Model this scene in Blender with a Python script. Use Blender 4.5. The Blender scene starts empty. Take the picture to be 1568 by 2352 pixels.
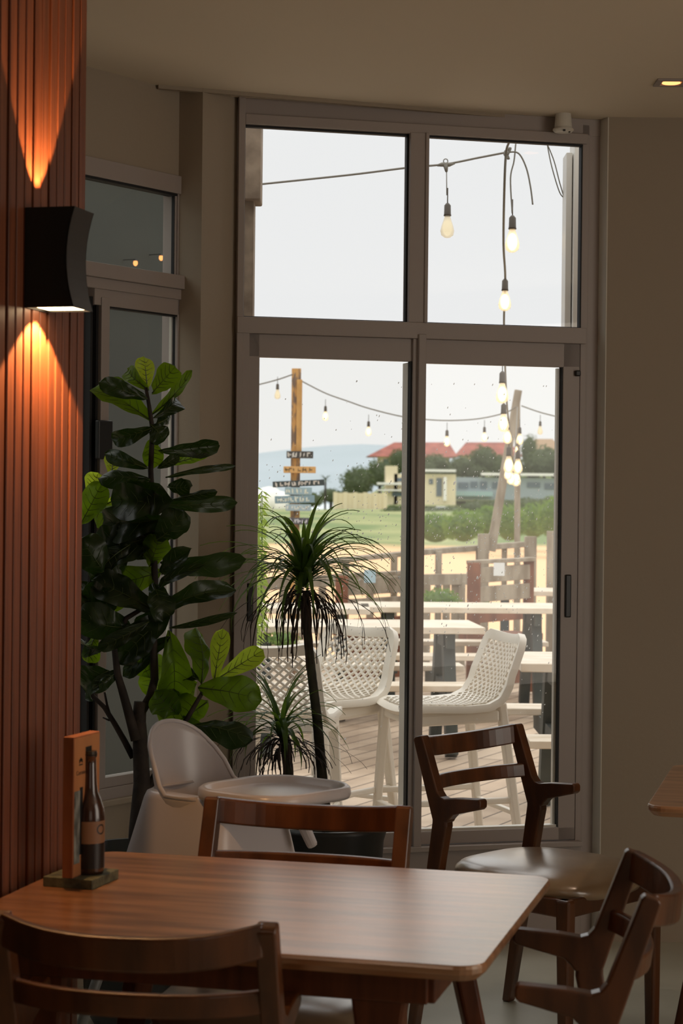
import bpy, bmesh, math, random
from mathutils import Vector, Matrix, noise
random.seed(7)
PI = math.pi
sc = bpy.context.scene
col = sc.collection

# ------------------------------------------------------------------ camera
FP = 4500.0                      # focal length in pixels of the 1568 x 2352 frame
CAMZ, PITCH, ROLL = 1.5, 26/4500, 0.0105
F_ = Vector((0, math.cos(PITCH), -math.sin(PITCH)))
U0 = Vector((0, math.sin(PITCH), math.cos(PITCH))); R0 = Vector((1, 0, 0))
R_ = R0*math.cos(ROLL)+U0*math.sin(ROLL); U_ = U0*math.cos(ROLL)-R0*math.sin(ROLL)
EYE = Vector((0, 0, CAMZ))
cam = bpy.data.cameras.new('camera'); camo = bpy.data.objects.new('camera', cam); col.objects.link(camo)
m = Matrix((R_, U_, -F_)).transposed().to_4x4(); m.translation = EYE
camo.matrix_world = m
cam.sensor_fit = 'VERTICAL'; cam.sensor_height = 36; cam.sensor_width = 24
cam.lens = FP*36/2352; cam.clip_end = 8000; cam.clip_start = .05
cam.dof.use_dof = True; cam.dof.focus_distance = 6.0; cam.dof.aperture_fstop = 8.0
sc.camera = camo
# ------------------------------------------------------------------ light and exposure
vs = sc.view_settings
vs.view_transform = 'Standard'; vs.look = 'None'; vs.gamma = 1; vs.use_curve_mapping = False; vs.exposure = 0.0
W = bpy.data.worlds.new('world'); sc.world = W; W.use_nodes = True
wn = W.node_tree.nodes; wl = W.node_tree.links
bg = wn['Background']; bg.inputs['Color'].default_value = (1, .99, .97, 1); 
_tc = wn.new('ShaderNodeTexCoord'); _sp = wn.new('ShaderNodeSeparateXYZ'); wl.new(_tc.outputs['Generated'], _sp.inputs[0])
_mr = wn.new('ShaderNodeMapRange'); _mr.inputs[1].default_value = .18; _mr.inputs[2].default_value = 1; _mr.inputs[3].default_value = .96; _mr.inputs[4].default_value = 2.3
wl.new(_sp.outputs['Z'], _mr.inputs[0]); wl.new(_mr.outputs[0], bg.inputs['Strength'])      # overcast sky: brighter overhead

def area(name, loc, target, size, power, color):
    l = bpy.data.lights.new(name, 'AREA'); l.shape = 'RECTANGLE'; l.size, l.size_y = size; l.energy = power; l.color = color
    o = bpy.data.objects.new(name, l); col.objects.link(o); o.location = loc
    o.rotation_euler = (Vector(target)-Vector(loc)).to_track_quat('-Z', 'Y').to_euler(); return o
area('side_fill_light', (3.95, 3.0, 1.5), (-.6, 5.2, 1.9), (3.2, 2.2), 56, (1, .90, .78))  # added fill from the right, out of view; no window is built there
area('rear_fill_light', (2.0, -3.2, 1.5), (.6, 6, 2.4), (2.4, 2.0), 8, (1, .84, .68))  # weak added fill behind the camera, no window behind it
def spot(name, loc, d, power, ang, color=(1, .5, .2), blend=.15, r=.01, parent=None):
    l = bpy.data.lights.new(name, 'SPOT'); l.energy = power; l.spot_size = math.radians(ang); l.spot_blend = blend; l.color = color; l.shadow_soft_size = r
    o = bpy.data.objects.new(name, l); col.objects.link(o); o.location = loc
    o.rotation_euler = Vector(d).to_track_quat('-Z', 'Y').to_euler(); return o
for (x, y) in ((1.6, 1.2), (-1.2, .8), (2.2, 4.2)):
    spot('downlight_beam', (x, y, 2.78), (0, 0, -1), 22, 120, (1, .70, .50), .6, .03)

def ray(x, y): return F_+R_*((x-784)/FP)-U_*((y-1176)/FP)
def at(x, y, Y): d = ray(x, y); return EYE+d*(Y/d.y)
def atz(x, y, z): d = ray(x, y); return EYE+d*((z-CAMZ)/d.z)

# ------------------------------------------------------------------ helpers
def srgb(*c):
    return tuple(((v/255)/12.92 if v/255 <= .04045 else ((v/255+.055)/1.055)**2.4) for v in c)+(1,)
MATS = {}
def mat(name, c, rough=.6, metal=0, c2=None, scale=8, stretch=(1, 1, 1), rot=(0, 0, 0), detail=4, coat=0, bump=0, sub=0, spec=.5, lo=.35, hi=.65, coord='Object', bscale=None):
    m_ = bpy.data.materials.new(name); m_.use_nodes = True; nt = m_.node_tree; N = nt.nodes; L = nt.links
    p = N['Principled BSDF']; p.inputs['Base Color'].default_value = c; p.inputs['Roughness'].default_value = rough
    p.inputs['Metallic'].default_value = metal; p.inputs['Coat Weight'].default_value = coat; p.inputs['Coat Roughness'].default_value = .25
    p.inputs['Specular IOR Level'].default_value = spec
    if c2 or bump:
        tc = N.new('ShaderNodeTexCoord'); mp = N.new('ShaderNodeMapping'); mp.inputs['Scale'].default_value = stretch; mp.inputs['Rotation'].default_value = rot
        L.new(tc.outputs[coord], mp.inputs[0]); nz = N.new('ShaderNodeTexNoise'); nz.inputs['Scale'].default_value = scale; nz.inputs['Detail'].default_value = detail
        L.new(mp.outputs[0], nz.inputs['Vector'])
        if c2:
            r_ = N.new('ShaderNodeValToRGB'); r_.color_ramp.elements[0].color = c; r_.color_ramp.elements[1].color = c2
            r_.color_ramp.elements[0].position = lo; r_.color_ramp.elements[1].position = hi
            L.new(nz.outputs['Fac'], r_.inputs[0]); L.new(r_.outputs[0], p.inputs['Base Color'])
        if bump:
            b = N.new('ShaderNodeBump'); b.inputs['Strength'].default_value = bump; b.inputs['Distance'].default_value = .01
            L.new(nz.outputs['Fac'], b.inputs['Height']); L.new(b.outputs[0], p.inputs['Normal'])
    MATS[name] = m_; return m_
def leafmat(name, c, c2, tr, rough=.4, trans=.5, vein=True):
    m_ = mat(name, c, rough, c2=c2, scale=14, spec=.4); nt = m_.node_tree; N = nt.nodes; L = nt.links
    p = N['Principled BSDF']; out = N['Material Output']; t = N.new('ShaderNodeBsdfTranslucent'); t.inputs['Color'].default_value = tr
    mx = N.new('ShaderNodeMixShader'); mx.inputs[0].default_value = trans
    L.new(p.outputs[0], mx.inputs[1]); L.new(t.outputs[0], mx.inputs[2]); L.new(mx.outputs[0], out.inputs['Surface']); return m_
def emit(name, c, s):
    m_ = bpy.data.materials.new(name); m_.use_nodes = True; N = m_.node_tree.nodes
    N.remove(N['Principled BSDF']); e = N.new('ShaderNodeEmission'); e.inputs[0].default_value = c; e.inputs[1].default_value = s
    m_.node_tree.links.new(e.outputs[0], N['Material Output'].inputs['Surface']); return m_
def glassmat(name, tint, haze, rough=0.0, refl=1.5):
    m_ = bpy.data.materials.new(name); m_.use_nodes = True; nt = m_.node_tree; N = nt.nodes; L = nt.links; N.remove(N['Principled BSDF'])
    t = N.new('ShaderNodeBsdfTransparent'); t.inputs[0].default_value = tint
    d = N.new('ShaderNodeBsdfTranslucent'); d.inputs[0].default_value = (.9, .9, .88, 1)
    g = N.new('ShaderNodeBsdfGlossy'); g.inputs['Roughness'].default_value = rough
    fr = N.new('ShaderNodeFresnel'); fr.inputs[0].default_value = refl
    m1 = N.new('ShaderNodeMixShader'); m1.inputs[0].default_value = haze; m2 = N.new('ShaderNodeMixShader')
    L.new(t.outputs[0], m1.inputs[1]); L.new(d.outputs[0], m1.inputs[2]); ge = N.new('ShaderNodeNewGeometry'); mm = N.new('ShaderNodeMath'); mm.operation = 'SUBTRACT'; mm.inputs[0].default_value = 1; L.new(ge.outputs['Backfacing'], mm.inputs[1])
    mu = N.new('ShaderNodeMath'); mu.operation = 'MULTIPLY'; L.new(fr.outputs[0], mu.inputs[0]); L.new(mm.outputs[0], mu.inputs[1]); L.new(mu.outputs[0], m2.inputs[0])
    L.new(m1.outputs[0], m2.inputs[1]); L.new(g.outputs[0], m2.inputs[2]); L.new(m2.outputs[0], N['Material Output'].inputs['Surface']); return m_

class MB:
    def __init__(s): s.v = []; s.f = []
    def add(s, vs_, fs_):
        o = len(s.v); s.v += [Vector(q) for q in vs_]; s.f += [tuple(i+o for i in f) for f in fs_]; return s
    def obox(s, c, ax, ay, az):      # centre and three half-axis vectors
        c = Vector(c); P = [c+ax*i+ay*j+az*k for k in (-1, 1) for j in (-1, 1) for i in (-1, 1)]
        return s.add(P, [(0, 2, 3, 1), (4, 5, 7, 6), (0, 1, 5, 4), (2, 6, 7, 3), (0, 4, 6, 2), (1, 3, 7, 5)])
    def box(s, x0, x1, y0, y1, z0, z1):
        return s.obox(((x0+x1)/2, (y0+y1)/2, (z0+z1)/2), Vector((abs(x1-x0)/2, 0, 0)), Vector((0, abs(y1-y0)/2, 0)), Vector((0, 0, abs(z1-z0)/2)))
    def bar(s, a, b, w, h, up=(0, 0, 1), w2=None, h2=None):
        a = Vector(a); b = Vector(b); d = (b-a).normalized(); up = Vector(up)
        if abs(d.dot(up)) > .98: up = Vector((0, 1, 0)) if abs(d.y) < .9 else Vector((1, 0, 0))
        x = d.cross(up).normalized(); z = x.cross(d).normalized(); w2 = w2 or w; h2 = h2 or h
        P = [a+x*i*w/2+z*j*h/2 for i, j in ((-1, -1), (1, -1), (1, 1), (-1, 1))]+[b+x*i*w2/2+z*j*h2/2 for i, j in ((-1, -1), (1, -1), (1, 1), (-1, 1))]
        return s.add(P, [(0, 1, 2, 3), (7, 6, 5, 4), (0, 4, 5, 1), (1, 5, 6, 2), (2, 6, 7, 3), (3, 7, 4, 0)])
    def tube(s, pts, r, n=8, closed=False, flat=1.0):
        pts = [Vector(p) for p in pts]; rs = r if isinstance(r, (list, tuple)) else [r]*len(pts)
        rings = []; up = None
        for i, p in enumerate(pts):
            if closed: d = (pts[(i+1) % len(pts)]-pts[i-1]).normalized()
            else: d = (pts[min(i+1, len(pts)-1)]-pts[max(i-1, 0)]).normalized()
            if up is None: up = Vector((0, 0, 1)) if abs(d.z) < .9 else Vector((0, 1, 0))
            x = d.cross(up).normalized(); up = x.cross(d).normalized()
            rings.append([p+x*math.cos(2*PI*k/n)*rs[i]+up*math.sin(2*PI*k/n)*rs[i]*flat for k in range(n)])
        V = [q for g in rings for q in g]; Fc = []; m_ = len(pts)
        for i in range(m_ if closed else m_-1):
            a = i*n; b = ((i+1) % m_)*n
            for k in range(n): Fc.append((a+k, a+(k+1) % n, b+(k+1) % n, b+k))
        if not closed: Fc.append(tuple(range(n-1, -1, -1))); Fc.append(tuple((m_-1)*n+k for k in range(n)))
        return s.add(V, Fc)
    def lathe(s, prof, c=(0, 0, 0), n=24, cap=True):
        c = Vector(c); V = [c+Vector((r*math.cos(2*PI*k/n), r*math.sin(2*PI*k/n), z)) for r, z in prof for k in range(n)]; Fc = []
        for i in range(len(prof)-1):
            for k in range(n): Fc.append((i*n+k, i*n+(k+1) % n, (i+1)*n+(k+1) % n, (i+1)*n+k))
        if cap: Fc.append(tuple(range(n-1, -1, -1))); Fc.append(tuple((len(prof)-1)*n+k for k in range(n)))
        return s.add(V, Fc)
    def prism(s, poly, o, ax, ay, az):     # polygon in (ax, ay), extruded by +-az
        o = Vector(o); n = len(poly)
        V = [o+ax*a+ay*b-az for a, b in poly]+[o+ax*a+ay*b+az for a, b in poly]
        return s.add(V, [tuple(range(n-1, -1, -1)), tuple(range(n, 2*n))]+[(i, (i+1) % n, n+(i+1) % n, n+i) for i in range(n)])
    def ball(s, c, rx, ry=None, rz=None, n=10, m_=6):
        ry = ry or rx; rz = rz or rx; c = Vector(c)
        V = [c+Vector((0, 0, -rz))]+[c+Vector((rx*math.sin(PI*i/m_)*math.cos(2*PI*k/n), ry*math.sin(PI*i/m_)*math.sin(2*PI*k/n), -rz*math.cos(PI*i/m_))) for i in range(1, m_) for k in range(n)]+[c+Vector((0, 0, rz))]
        Fc = [(0, 1+(k+1) % n, 1+k) for k in range(n)]
        for i in range(m_-2):
            for k in range(n): a = 1+i*n; b = a+n; Fc.append((a+k, a+(k+1) % n, b+(k+1) % n, b+k))
        a = 1+(m_-2)*n; Fc += [(a+k, a+(k+1) % n, len(V)-1) for k in range(n)]
        return s.add(V, Fc)
    def build(s, name, material, parent=None, smooth=False, bevel=0, seg=2, solid=0, subd=0, origin=None):
        me = bpy.data.meshes.new(name); o0 = Vector(origin) if origin else Vector((0, 0, 0))
        me.from_pydata([tuple(v-o0) for v in s.v], [], s.f); me.update()
        bm = bmesh.new(); bm.from_mesh(me); bmesh.ops.recalc_face_normals(bm, faces=bm.faces); bm.to_mesh(me); bm.free()
        me.materials.append(material)
        if smooth:
            for p in me.polygons: p.use_smooth = True
        o = bpy.data.objects.new(name, me); col.objects.link(o); o.location = o0
        if parent: o.parent = parent
        if solid: md = o.modifiers.new('s', 'SOLIDIFY'); md.thickness = solid; md.offset = 0
        if subd: md = o.modifiers.new('u', 'SUBSURF'); md.levels = subd; md.render_levels = subd
        if bevel:
            md = o.modifiers.new('b', 'BEVEL'); md.width = bevel; md.segments = seg; md.limit_method = 'ANGLE'; md.angle_limit = .6
        return o
def tag(o, label=None, cat=None, group=None, kind=None):
    if label: o['label'] = label
    if cat: o['category'] = cat
    if group: o['group'] = group
    if kind: o['kind'] = kind
    return o
def empty(name, loc=(0, 0, 0), rz=0, label=None, cat=None, group=None, kind=None):
    o = bpy.data.objects.new(name, None); col.objects.link(o); o.location = loc; o.rotation_euler = (0, 0, rz); o.empty_display_size = .1
    return tag(o, label, cat, group, kind)
def S(o, label=None, cat=None): return tag(o, label, cat, kind='structure')
def copy_tree(o, parent=None):
    c = o.copy(); col.objects.link(c)
    if parent: c.parent = parent
    for ch in list(o.children): copy_tree(ch, c)
    return c
V3 = Vector
X, Y_, Z = V3((1, 0, 0)), V3((0, 1, 0)), V3((0, 0, 1))

# ------------------------------------------------------------------ materials
m_wall = mat('wall_plaster', srgb(164, 150, 133), .8, bump=.08, scale=60)
m_ceil = mat('ceiling_paint', srgb(228, 214, 192), .8)
m_floor = mat('floor_screed', srgb(190, 188, 172), .32, c2=srgb(168, 166, 150), scale=2.2)
m_frame = mat('window_paint', srgb(166, 155, 150), .45)
m_framew = mat('reveal_daylight_paint', srgb(215, 210, 200), .4)
m_black = mat('black_plastic', (.01, .01, .01, 1), .4)
m_rub = mat('black_seal', (.008, .008, .01, 1), .6)
m_glass = glassmat('door_glass', (.97, .975, .97, 1), .007)
m_glassu = glassmat('transom_glass', (.95, .96, .97, 1), .0)
m_glassl = glassmat('side_window_glass', (.84, .85, .82, 1), .012, refl=1.6)
m_slat = mat('slat_wood', srgb(132, 76, 50), .42, c2=srgb(98, 54, 34), scale=3, stretch=(30, 30, 1.2), lo=.3, hi=.75)
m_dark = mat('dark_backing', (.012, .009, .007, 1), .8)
m_table = mat('table_wood', srgb(196, 144, 106), .31, c2=srgb(136, 92, 64), scale=2.6, stretch=(1.2, 10, 4), lo=.34, hi=.64, detail=8, coat=1, bump=.05)
m_table.node_tree.nodes['Principled BSDF'].inputs['IOR'].default_value = 1.95
m_table.node_tree.nodes['Principled BSDF'].inputs['Specular Tint'].default_value = (1, .86, .68, 1)
m_table.node_tree.nodes['Principled BSDF'].inputs['Coat Tint'].default_value = (1, .93, .84, 1)
m_table.node_tree.nodes['Principled BSDF'].inputs['Coat IOR'].default_value = 1.9
m_tdark = mat('table_leg_wood', srgb(112, 62, 36), .4, c2=srgb(84, 44, 24), scale=3, stretch=(12, 12, 1))
m_chair = mat('chair_wood', srgb(106, 60, 29), .34, c2=srgb(72, 38, 17), scale=3.5, stretch=(5, 5, 1.2), coat=.3)
m_leather = mat('seat_leather', srgb(176, 150, 118), .30, c2=srgb(150, 122, 92), scale=5, bump=.05, coat=1)
m_leather.node_tree.nodes['Principled BSDF'].inputs['Coat IOR'].default_value = 1.8
m_chair.node_tree.nodes['Principled BSDF'].inputs['Coat IOR'].default_value = 1.8
m_sconce = mat('sconce_metal', (.012, .011, .010, 1), .5)
m_white = mat('high_chair_plastic', srgb(206, 198, 200), .3, coat=.2)
m_greyp = mat('grey_plastic', srgb(120, 122, 122), .4)
m_stool = mat('stool_plastic', srgb(232, 224, 210), .35)
m_leafD = leafmat('fig_leaf_dark', srgb(38, 52, 26), srgb(24, 38, 18), srgb(60, 90, 12), .33, .22)
m_leafG = leafmat('fig_leaf_mid_glow', srgb(60, 88, 26), srgb(42, 66, 20), srgb(140, 175, 24), .38, .55)  # lighter copy for backlit leaves, daylight glow put into the colour
m_leafL = leafmat('fig_leaf_young_glow', srgb(170, 205, 60), srgb(148, 190, 52), srgb(225, 250, 70), .4, .7)  # young green, brightened so the colour carries the backlit glow of the sky
m_vein = mat('leaf_vein', srgb(66, 80, 30), .5)
m_bark = mat('fig_bark', srgb(58, 48, 40), .8, c2=srgb(36, 28, 24), scale=20, bump=.5)
m_blade = leafmat('dracaena_blade', srgb(56, 80, 40), srgb(72, 96, 44), srgb(130, 165, 50), .4, .35)
m_dead = mat('dry_leaf', srgb(46, 32, 24), .8)
m_pot = mat('black_pot', (.02, .021, .022, 1), .38)
m_soil = mat('soil', (.02, .014, .01, 1), .95)
m_deck = mat('deck', srgb(176, 150, 124), .7)
m_grey = mat('weathered_timber', srgb(172, 160, 142), .85, c2=srgb(134, 120, 102), scale=3, stretch=(4, 4, 1))
m_brown = mat('brown_timber', srgb(142, 92, 68), .75, c2=srgb(110, 70, 52), scale=4, stretch=(3, 3, 1))
m_ttop = mat('picnic_top', srgb(226, 214, 196), .55, c2=srgb(200, 182, 158), scale=4, stretch=(1, 6, 1))
m_tleg = mat('painted_black_timber', srgb(44, 50, 48), .6, c2=srgb(70, 74, 66), scale=5)
m_gold = mat('peeling_timber', srgb(196, 150, 90), .8, c2=srgb(120, 100, 84), scale=9, stretch=(3, 3, .8), lo=.45, hi=.55)
m_wire = mat('cable_grey', srgb(120, 114, 102), .6)
m_sock = mat('socket_black', srgb(76, 66, 54), .5)  # sockets paled, the haze over them is put into the colour
m_fil = emit('bulb_filament', (1, .70, .34, 1), 5)
m_film = emit('bulb_filament_soft', (1, .90, .68, 1), 1.15)
m_bulb = glassmat('bulb_glass', (1, .90, .72, 1), .35, refl=1.25)
m_lamp = emit('sconce_lamp', (1, .72, .42, 1), 9)
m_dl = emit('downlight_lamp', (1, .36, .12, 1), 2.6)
m_leafout = leafmat('garden_leaf', srgb(88, 110, 62), srgb(120, 138, 82), srgb(150, 190, 70), .6, .35)
m_leafdk = leafmat('dark_tree_leaf', srgb(78, 92, 62), srgb(104, 112, 82), srgb(110, 130, 70), .7, .3)

# ================================================================== STRUCTURE
CEIL = 2.82
aW = math.radians(14.3)
dW = V3((math.cos(aW), math.sin(aW), 0)); nW = V3((-math.sin(aW), math.cos(aW), 0)); PW = V3((.243, 6.6, 0))
dL = V3((-.577, -.817, 0)).normalized(); nL = V3((-.817, .577, 0)).normalized(); PL = V3((-.54, 6.355, 0))
def slab(mb, P, d, n, u0, u1, z0, z1, o0, o1):
    c = P+d*(u0+u1)/2+n*(o0+o1)/2+Z*(z0+z1)/2
    return mb.obox(c, d*abs(u1-u0)/2, n*abs(o1-o0)/2, Z*abs(z1-z0)/2)
def sW(mb, *a): return slab(mb, PW, dW, nW, *a)
def sL(mb, *a): return slab(mb, PL, dL, nL, *a)

outline = [(-.40, 6.58), (.95, 6.92), (4.2, 6.86), (4.2, -3.6), (-2.8, -3.6), (-2.8, 3.35), (-.66, 6.42)]
def plate(name, z0, z1, mt):
    b = MB(); b.prism(outline, (0, 0, (z0+z1)/2), X, Y_, Z*(z1-z0)/2); return S(b.build(name, mt))
plate('floor', -.1, 0, m_floor)
plate('ceiling', CEIL, CEIL+.12, m_ceil)
b = MB(); cR = PW+dW*.652          # wall right of the door, facing the camera, with its narrow reveal
b.prism([(cR.x, cR.y), (.897, 6.70), (4.2, 6.70), (4.2, 6.86), (.97, 6.90), (cR.x+.004, cR.y+.05)], (0, 0, CEIL/2), X, Y_, Z*CEIL/2)
S(b.build('wall_right', m_wall))
b = MB(); q0 = PW+dW*.651; b.prism([(q0.x-.001, q0.y), (.8955, 6.699), (.899, 6.699), (q0.x+.003, q0.y)], (0, 0, CEIL/2), X, Y_, Z*(CEIL/2-.001)); S(b.build('reveal_daylight_strip', m_framew))  # added pale strip, daylight on the reveal is put into its colour
b = MB(); b.box(4.05, 4.2, -3.6, 6.7, 0, CEIL); S(b.build('wall_far_right', m_wall))
b = MB(); b.box(-2.8, 4.2, -3.6, -3.45, 0, CEIL); S(b.build('wall_back', m_wall))
b = MB(); b.box(-2.9, -2.75, -3.6, 3.4, 0, CEIL); S(b.build('wall_far_left', m_wall))
# left angled wall around the side window: the pillar face beside the door, then the recessed wall
b = MB()
pf0 = V3((-.356, 6.447, 0)); pf1 = V3((-.459, 6.300, 0)); back = nL*.10
pr = [pf0, pf1, pf1+back, pf1+back+nL*.08, pf0+nW*.08+dW*.0, pf0+dW*-.004]
b.prism([(q.x, q.y) for q in (pf0, pf1, pf1+nL*.118, pf0+nW*.10-dW*.01)], (0, 0, CEIL/2), X, Y_, Z*CEIL/2)
sL(b, -.10, 3.5, 2.54, CEIL, 0, .14); sL(b, -.10, 3.5, 0, .56, 0, .14)
sL(b, -.10, -.055, .56, 2.54, 0, .018); sL(b, 1.35, 3.5, .56, 2.54, 0, .14)
S(b.build('wall_left', m_wall))
b = MB(); sL(b, -.08, 1.4, .545, .565, -.035, .0); S(b.build('trim_2', m_wall, bevel=.004))
b = MB(); q0 = atz(362, 200, CEIL-.006); q1 = atz(1372, 285, CEIL-.006); b.bar(q0, q1, .022, .012); S(b.build('trim_1', m_wall))
# neighbouring dark wall seen through the side window, and its pale jamb
b = MB(); slab(b, PL, dL, nL, -3.2, 4, -.1, 3.1, 2.5, 2.6); S(b.build('wall_outside', mat('charcoal_render', srgb(60, 62, 56), .7, c2=srgb(38, 40, 37), scale=1.2, lo=.3, hi=.8)))

# ------------------------------------------------------------------ door_1: glazed sliding door with transom lights
D = empty('door_1', PW+dW*0, 0); S(D)
D.location = (0, 0, 0)
def dpart(name, mt, boxes, bevel=.002, parent=None, **k):
    b = MB()
    for q in boxes: sW(b, *q)
    return b.build(name, mt, parent or D, bevel=bevel, **k)
dpart('door_frame', m_frame, [(-.618, -.596, 0, CEIL, -.03, .06), (.596, .66, 0, CEIL, -.01, .05), (.585, .612, 0, CEIL-.02, -.012, .02),
      (-.618, .66, 2.762, CEIL, -.012, .06), (-.596, .6, 2.732, 2.765, -.03, .03), (-.618, .60, 2.046, 2.10, -.035, .06), (-.618, .6, 0, .335, -.03, .05), (-.618, -.575, 0, 2.05, -.028, .05), (.585, .606, .33, 2.05, -.016, .05)])
dpart('mullion', m_frame, [(-.034, .028, 2.10, 2.735, -.034, .04), (.018, .03, 2.1, 2.735, -.04, -.03)])
for (a, c) in ((-.596, -.034), (.028, .588)):
    dpart('glazing_bead', m_rub, [(a, a+.004, 2.1, 2.73, -.012, .01), (c-.006, c, 2.1, 2.73, -.012, .01), (a, c, 2.1, 2.104, -.012, .01), (a, c, 2.725, 2.731, -.012, .01)], 0)
    dpart('pane', m_glassu, [(a+.002, c-.002, 2.102, 2.73, -.001, .003)], 0)
# left leaf
sl = dpart('sliding_sash', m_frame, [(-.576, -.538, .335, 2.046, -.016, .012), (-.576, .0, 1.97, 2.046, -.016, .012), (-.576, .02, .335, .388, -.016, .012), (-.016, .022, .335, 2.046, -.028, .012)])
dpart('glazing_bead', m_framew, [(-.022, -.016, .39, 1.968, .004, .075)], 0, sl)
dpart('glazing_seal', m_rub, [(-.022, -.014, .39, 1.97, -.018, .012)], 0, sl)
dpart('pane', m_glass, [(-.54, -.016, .386, 1.972, -.001, .003)], 0, sl)
dpart('handle', m_black, [(-.574, -.552, 1.10, 1.225, -.024, -.014)], .004, sl)
# right leaf
sr = dpart('sliding_sash', m_frame, [(.0, .026, .335, 2.06, -.044, -.016), (.522, .582, .345, 2.046, -.020, .010), (.02, .582, 1.965, 2.046, -.020, .010), (.02, .582, .345, .388, -.020, .010)])
dpart('glazing_seal', m_rub, [(.518, .524, .39, 1.966, -.016, .01)], 0, sr)
dpart('glazing_bead', m_framew, [(.508, .519, .39, 1.962, .004, .02), (.028, .52, .384, .396, -.012, .02)], 0, sr)
dpart('pane', m_glass, [(.026, .52, .386, 1.968, -.004, .000)], 0, sr)
dpart('handle', m_black, [(.536, .558, 1.108, 1.255, -.028, -.019)], .004, sr)
dpart('door_stop', m_black, [(.562, .582, 1.935, 1.955, -.034, -.018)], .004, sr)
dpart('threshold', m_frame, [(-.6, .6, .325, .342, -.05, .02)], .002)
# raindrops sitting on the outer side of the two lower panes
b = MB()
for i in range(950):
    u = random.choice([random.uniform(-.53, -.03), random.uniform(.04, .505), random.uniform(-.2, .4)])
    if -.03 < u < .04: continue
    z = min(1.9, max(.45, random.gauss(1.35, .22))); r = random.uniform(.0008, .0020)*(1.5 if random.random() < .06 else 1)
    c = PW+dW*u+nW*.0045+Z*z; n0 = len(b.v); b.ball((0, 0, 0), 1, 1, 1, 6, 4)
    st = random.uniform(1, 2.6)
    for k in range(n0, len(b.v)): q = b.v[k]; b.v[k] = c+dW*(q.x*r+q.z*r*st*.3)+nW*q.y*r*.5+Z*q.z*r*st
dr = b.build('raindrops', leafmat('water_drop', (.95, .95, .93, 1), (.9, .9, .88, 1), (1, 1, 1, 1), .1, .6), D, smooth=True); dr['kind'] = 'stuff'  # white drop colour stands in for bright glints on the water

# ------------------------------------------------------------------ window_1: side window in the angled wall
N1 = empty('window_1'); S(N1)
def wpart(name, mt, boxes, bevel=.002, parent=None):
    b = MB()
    for q in boxes: sL(b, *q)
    return b.build(name, mt, parent or N1, bevel=bevel)
wpart('window_frame', m_frame, [(-.058, 1.35, 2.487, 2.545, -.012, .06), (-.058, .004, .60, 2.54, -.004, .06), (.004, .012, 2.22, 2.49, .0, .05), (-.062, 1.35, 2.178, 2.222, -.03, .06), (-.058, 1.35, 2.145, 2.178, -.016, .06),
      (-.05, 1.35, .56, .60, -.016, .06), (1.3, 1.35, .56, 2.54, 0, .06)])
wpart('jamb_trim', m_frame, [(-.072, -.058, .85, 2.14, -.016, .02)])
wpart('glazing_seal', m_rub, [(.006, .014, 2.222, 2.488, .004, .015), (.01, 1.3, 2.48, 2.49, -.006, .03), (.01, 1.3, 2.218, 2.224, -.006, .03)], 0)
wpart('pane', m_glassl, [(.01, 1.3, 2.222, 2.485, .012, .016)], 0)
ws = wpart('sliding_sash', m_frame, [(-.008, .005, .6, 2.145, -.008, .03), (.335, .372, .6, 2.12, -.012, .03), (-.01, .40, 2.095, 2.146, -.008, .03), (-.01, .40, .60, .632, -.008, .03)])
wpart('pane', m_glassl, [(.0, .34, .63, 2.098, .012, .016)], 0, ws)
wpart('glazing_seal', m_rub, [(-.003, .005, .63, 2.098, .002, .014), (.006, .335, 2.09, 2.098, -.006, .02)], 0, ws)
wpart('latch', m_black, [(.335, .40, 1.62, 1.74, -.03, -.012)], .004, ws)
ws2 = wpart('sliding_sash', m_frame, [(.385, .40, .6, 2.14, .02, .05), (.41, .422, .6, 2.14, .03, .06), (.9, .93, .6, 2.14, .02, .05), (.39, .93, 2.11, 2.146, .02, .05), (.39, .93, .6, .63, .02, .05)])
wpart('glazing_seal', m_rub, [(.374, .384, .63, 2.12, .0, .03), (.400, .410, .63, 2.12, .0, .05)], 0, ws2)
wpart('pane', m_glassl, [(.42, .9, .63, 2.11, .032, .036)], 0, ws2)
wpart('outer_jamb', m_framew, [(-.05, .006, .62, 2.12, .017, .028), (-.05, .010, 2.2, 2.5, .017, .028)])

# ------------------------------------------------------------------ slatted timber partition
TY = math.radians(-14.3)
ux = V3((math.cos(TY), math.sin(TY), 0)); uy = V3((-math.sin(TY), math.cos(TY), 0))
PS = V3((-.705, 3.39, 0))-ux*.018        # face line of the partition
b = MB(); pitch = .0395; s0 = .728
i = 0
while s0-i*pitch > .33:
    s1 = s0-i*pitch; dd = random.uniform(-.0015, .0015)
    b.obox(PS+uy*(s1-.0155)-ux*(.009-dd)+Z*CEIL/2, ux*.009, uy*.0155, Z*CEIL/2); i += 1
S(b.build('wall_slatted', m_slat, bevel=.0015, seg=1))
b = MB(); b.obox(PS+uy*(-.9)-ux*.07+Z*CEIL/2, ux*.05, uy*1.62, Z*CEIL/2); S(b.build('wall_partition', m_dark))

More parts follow.
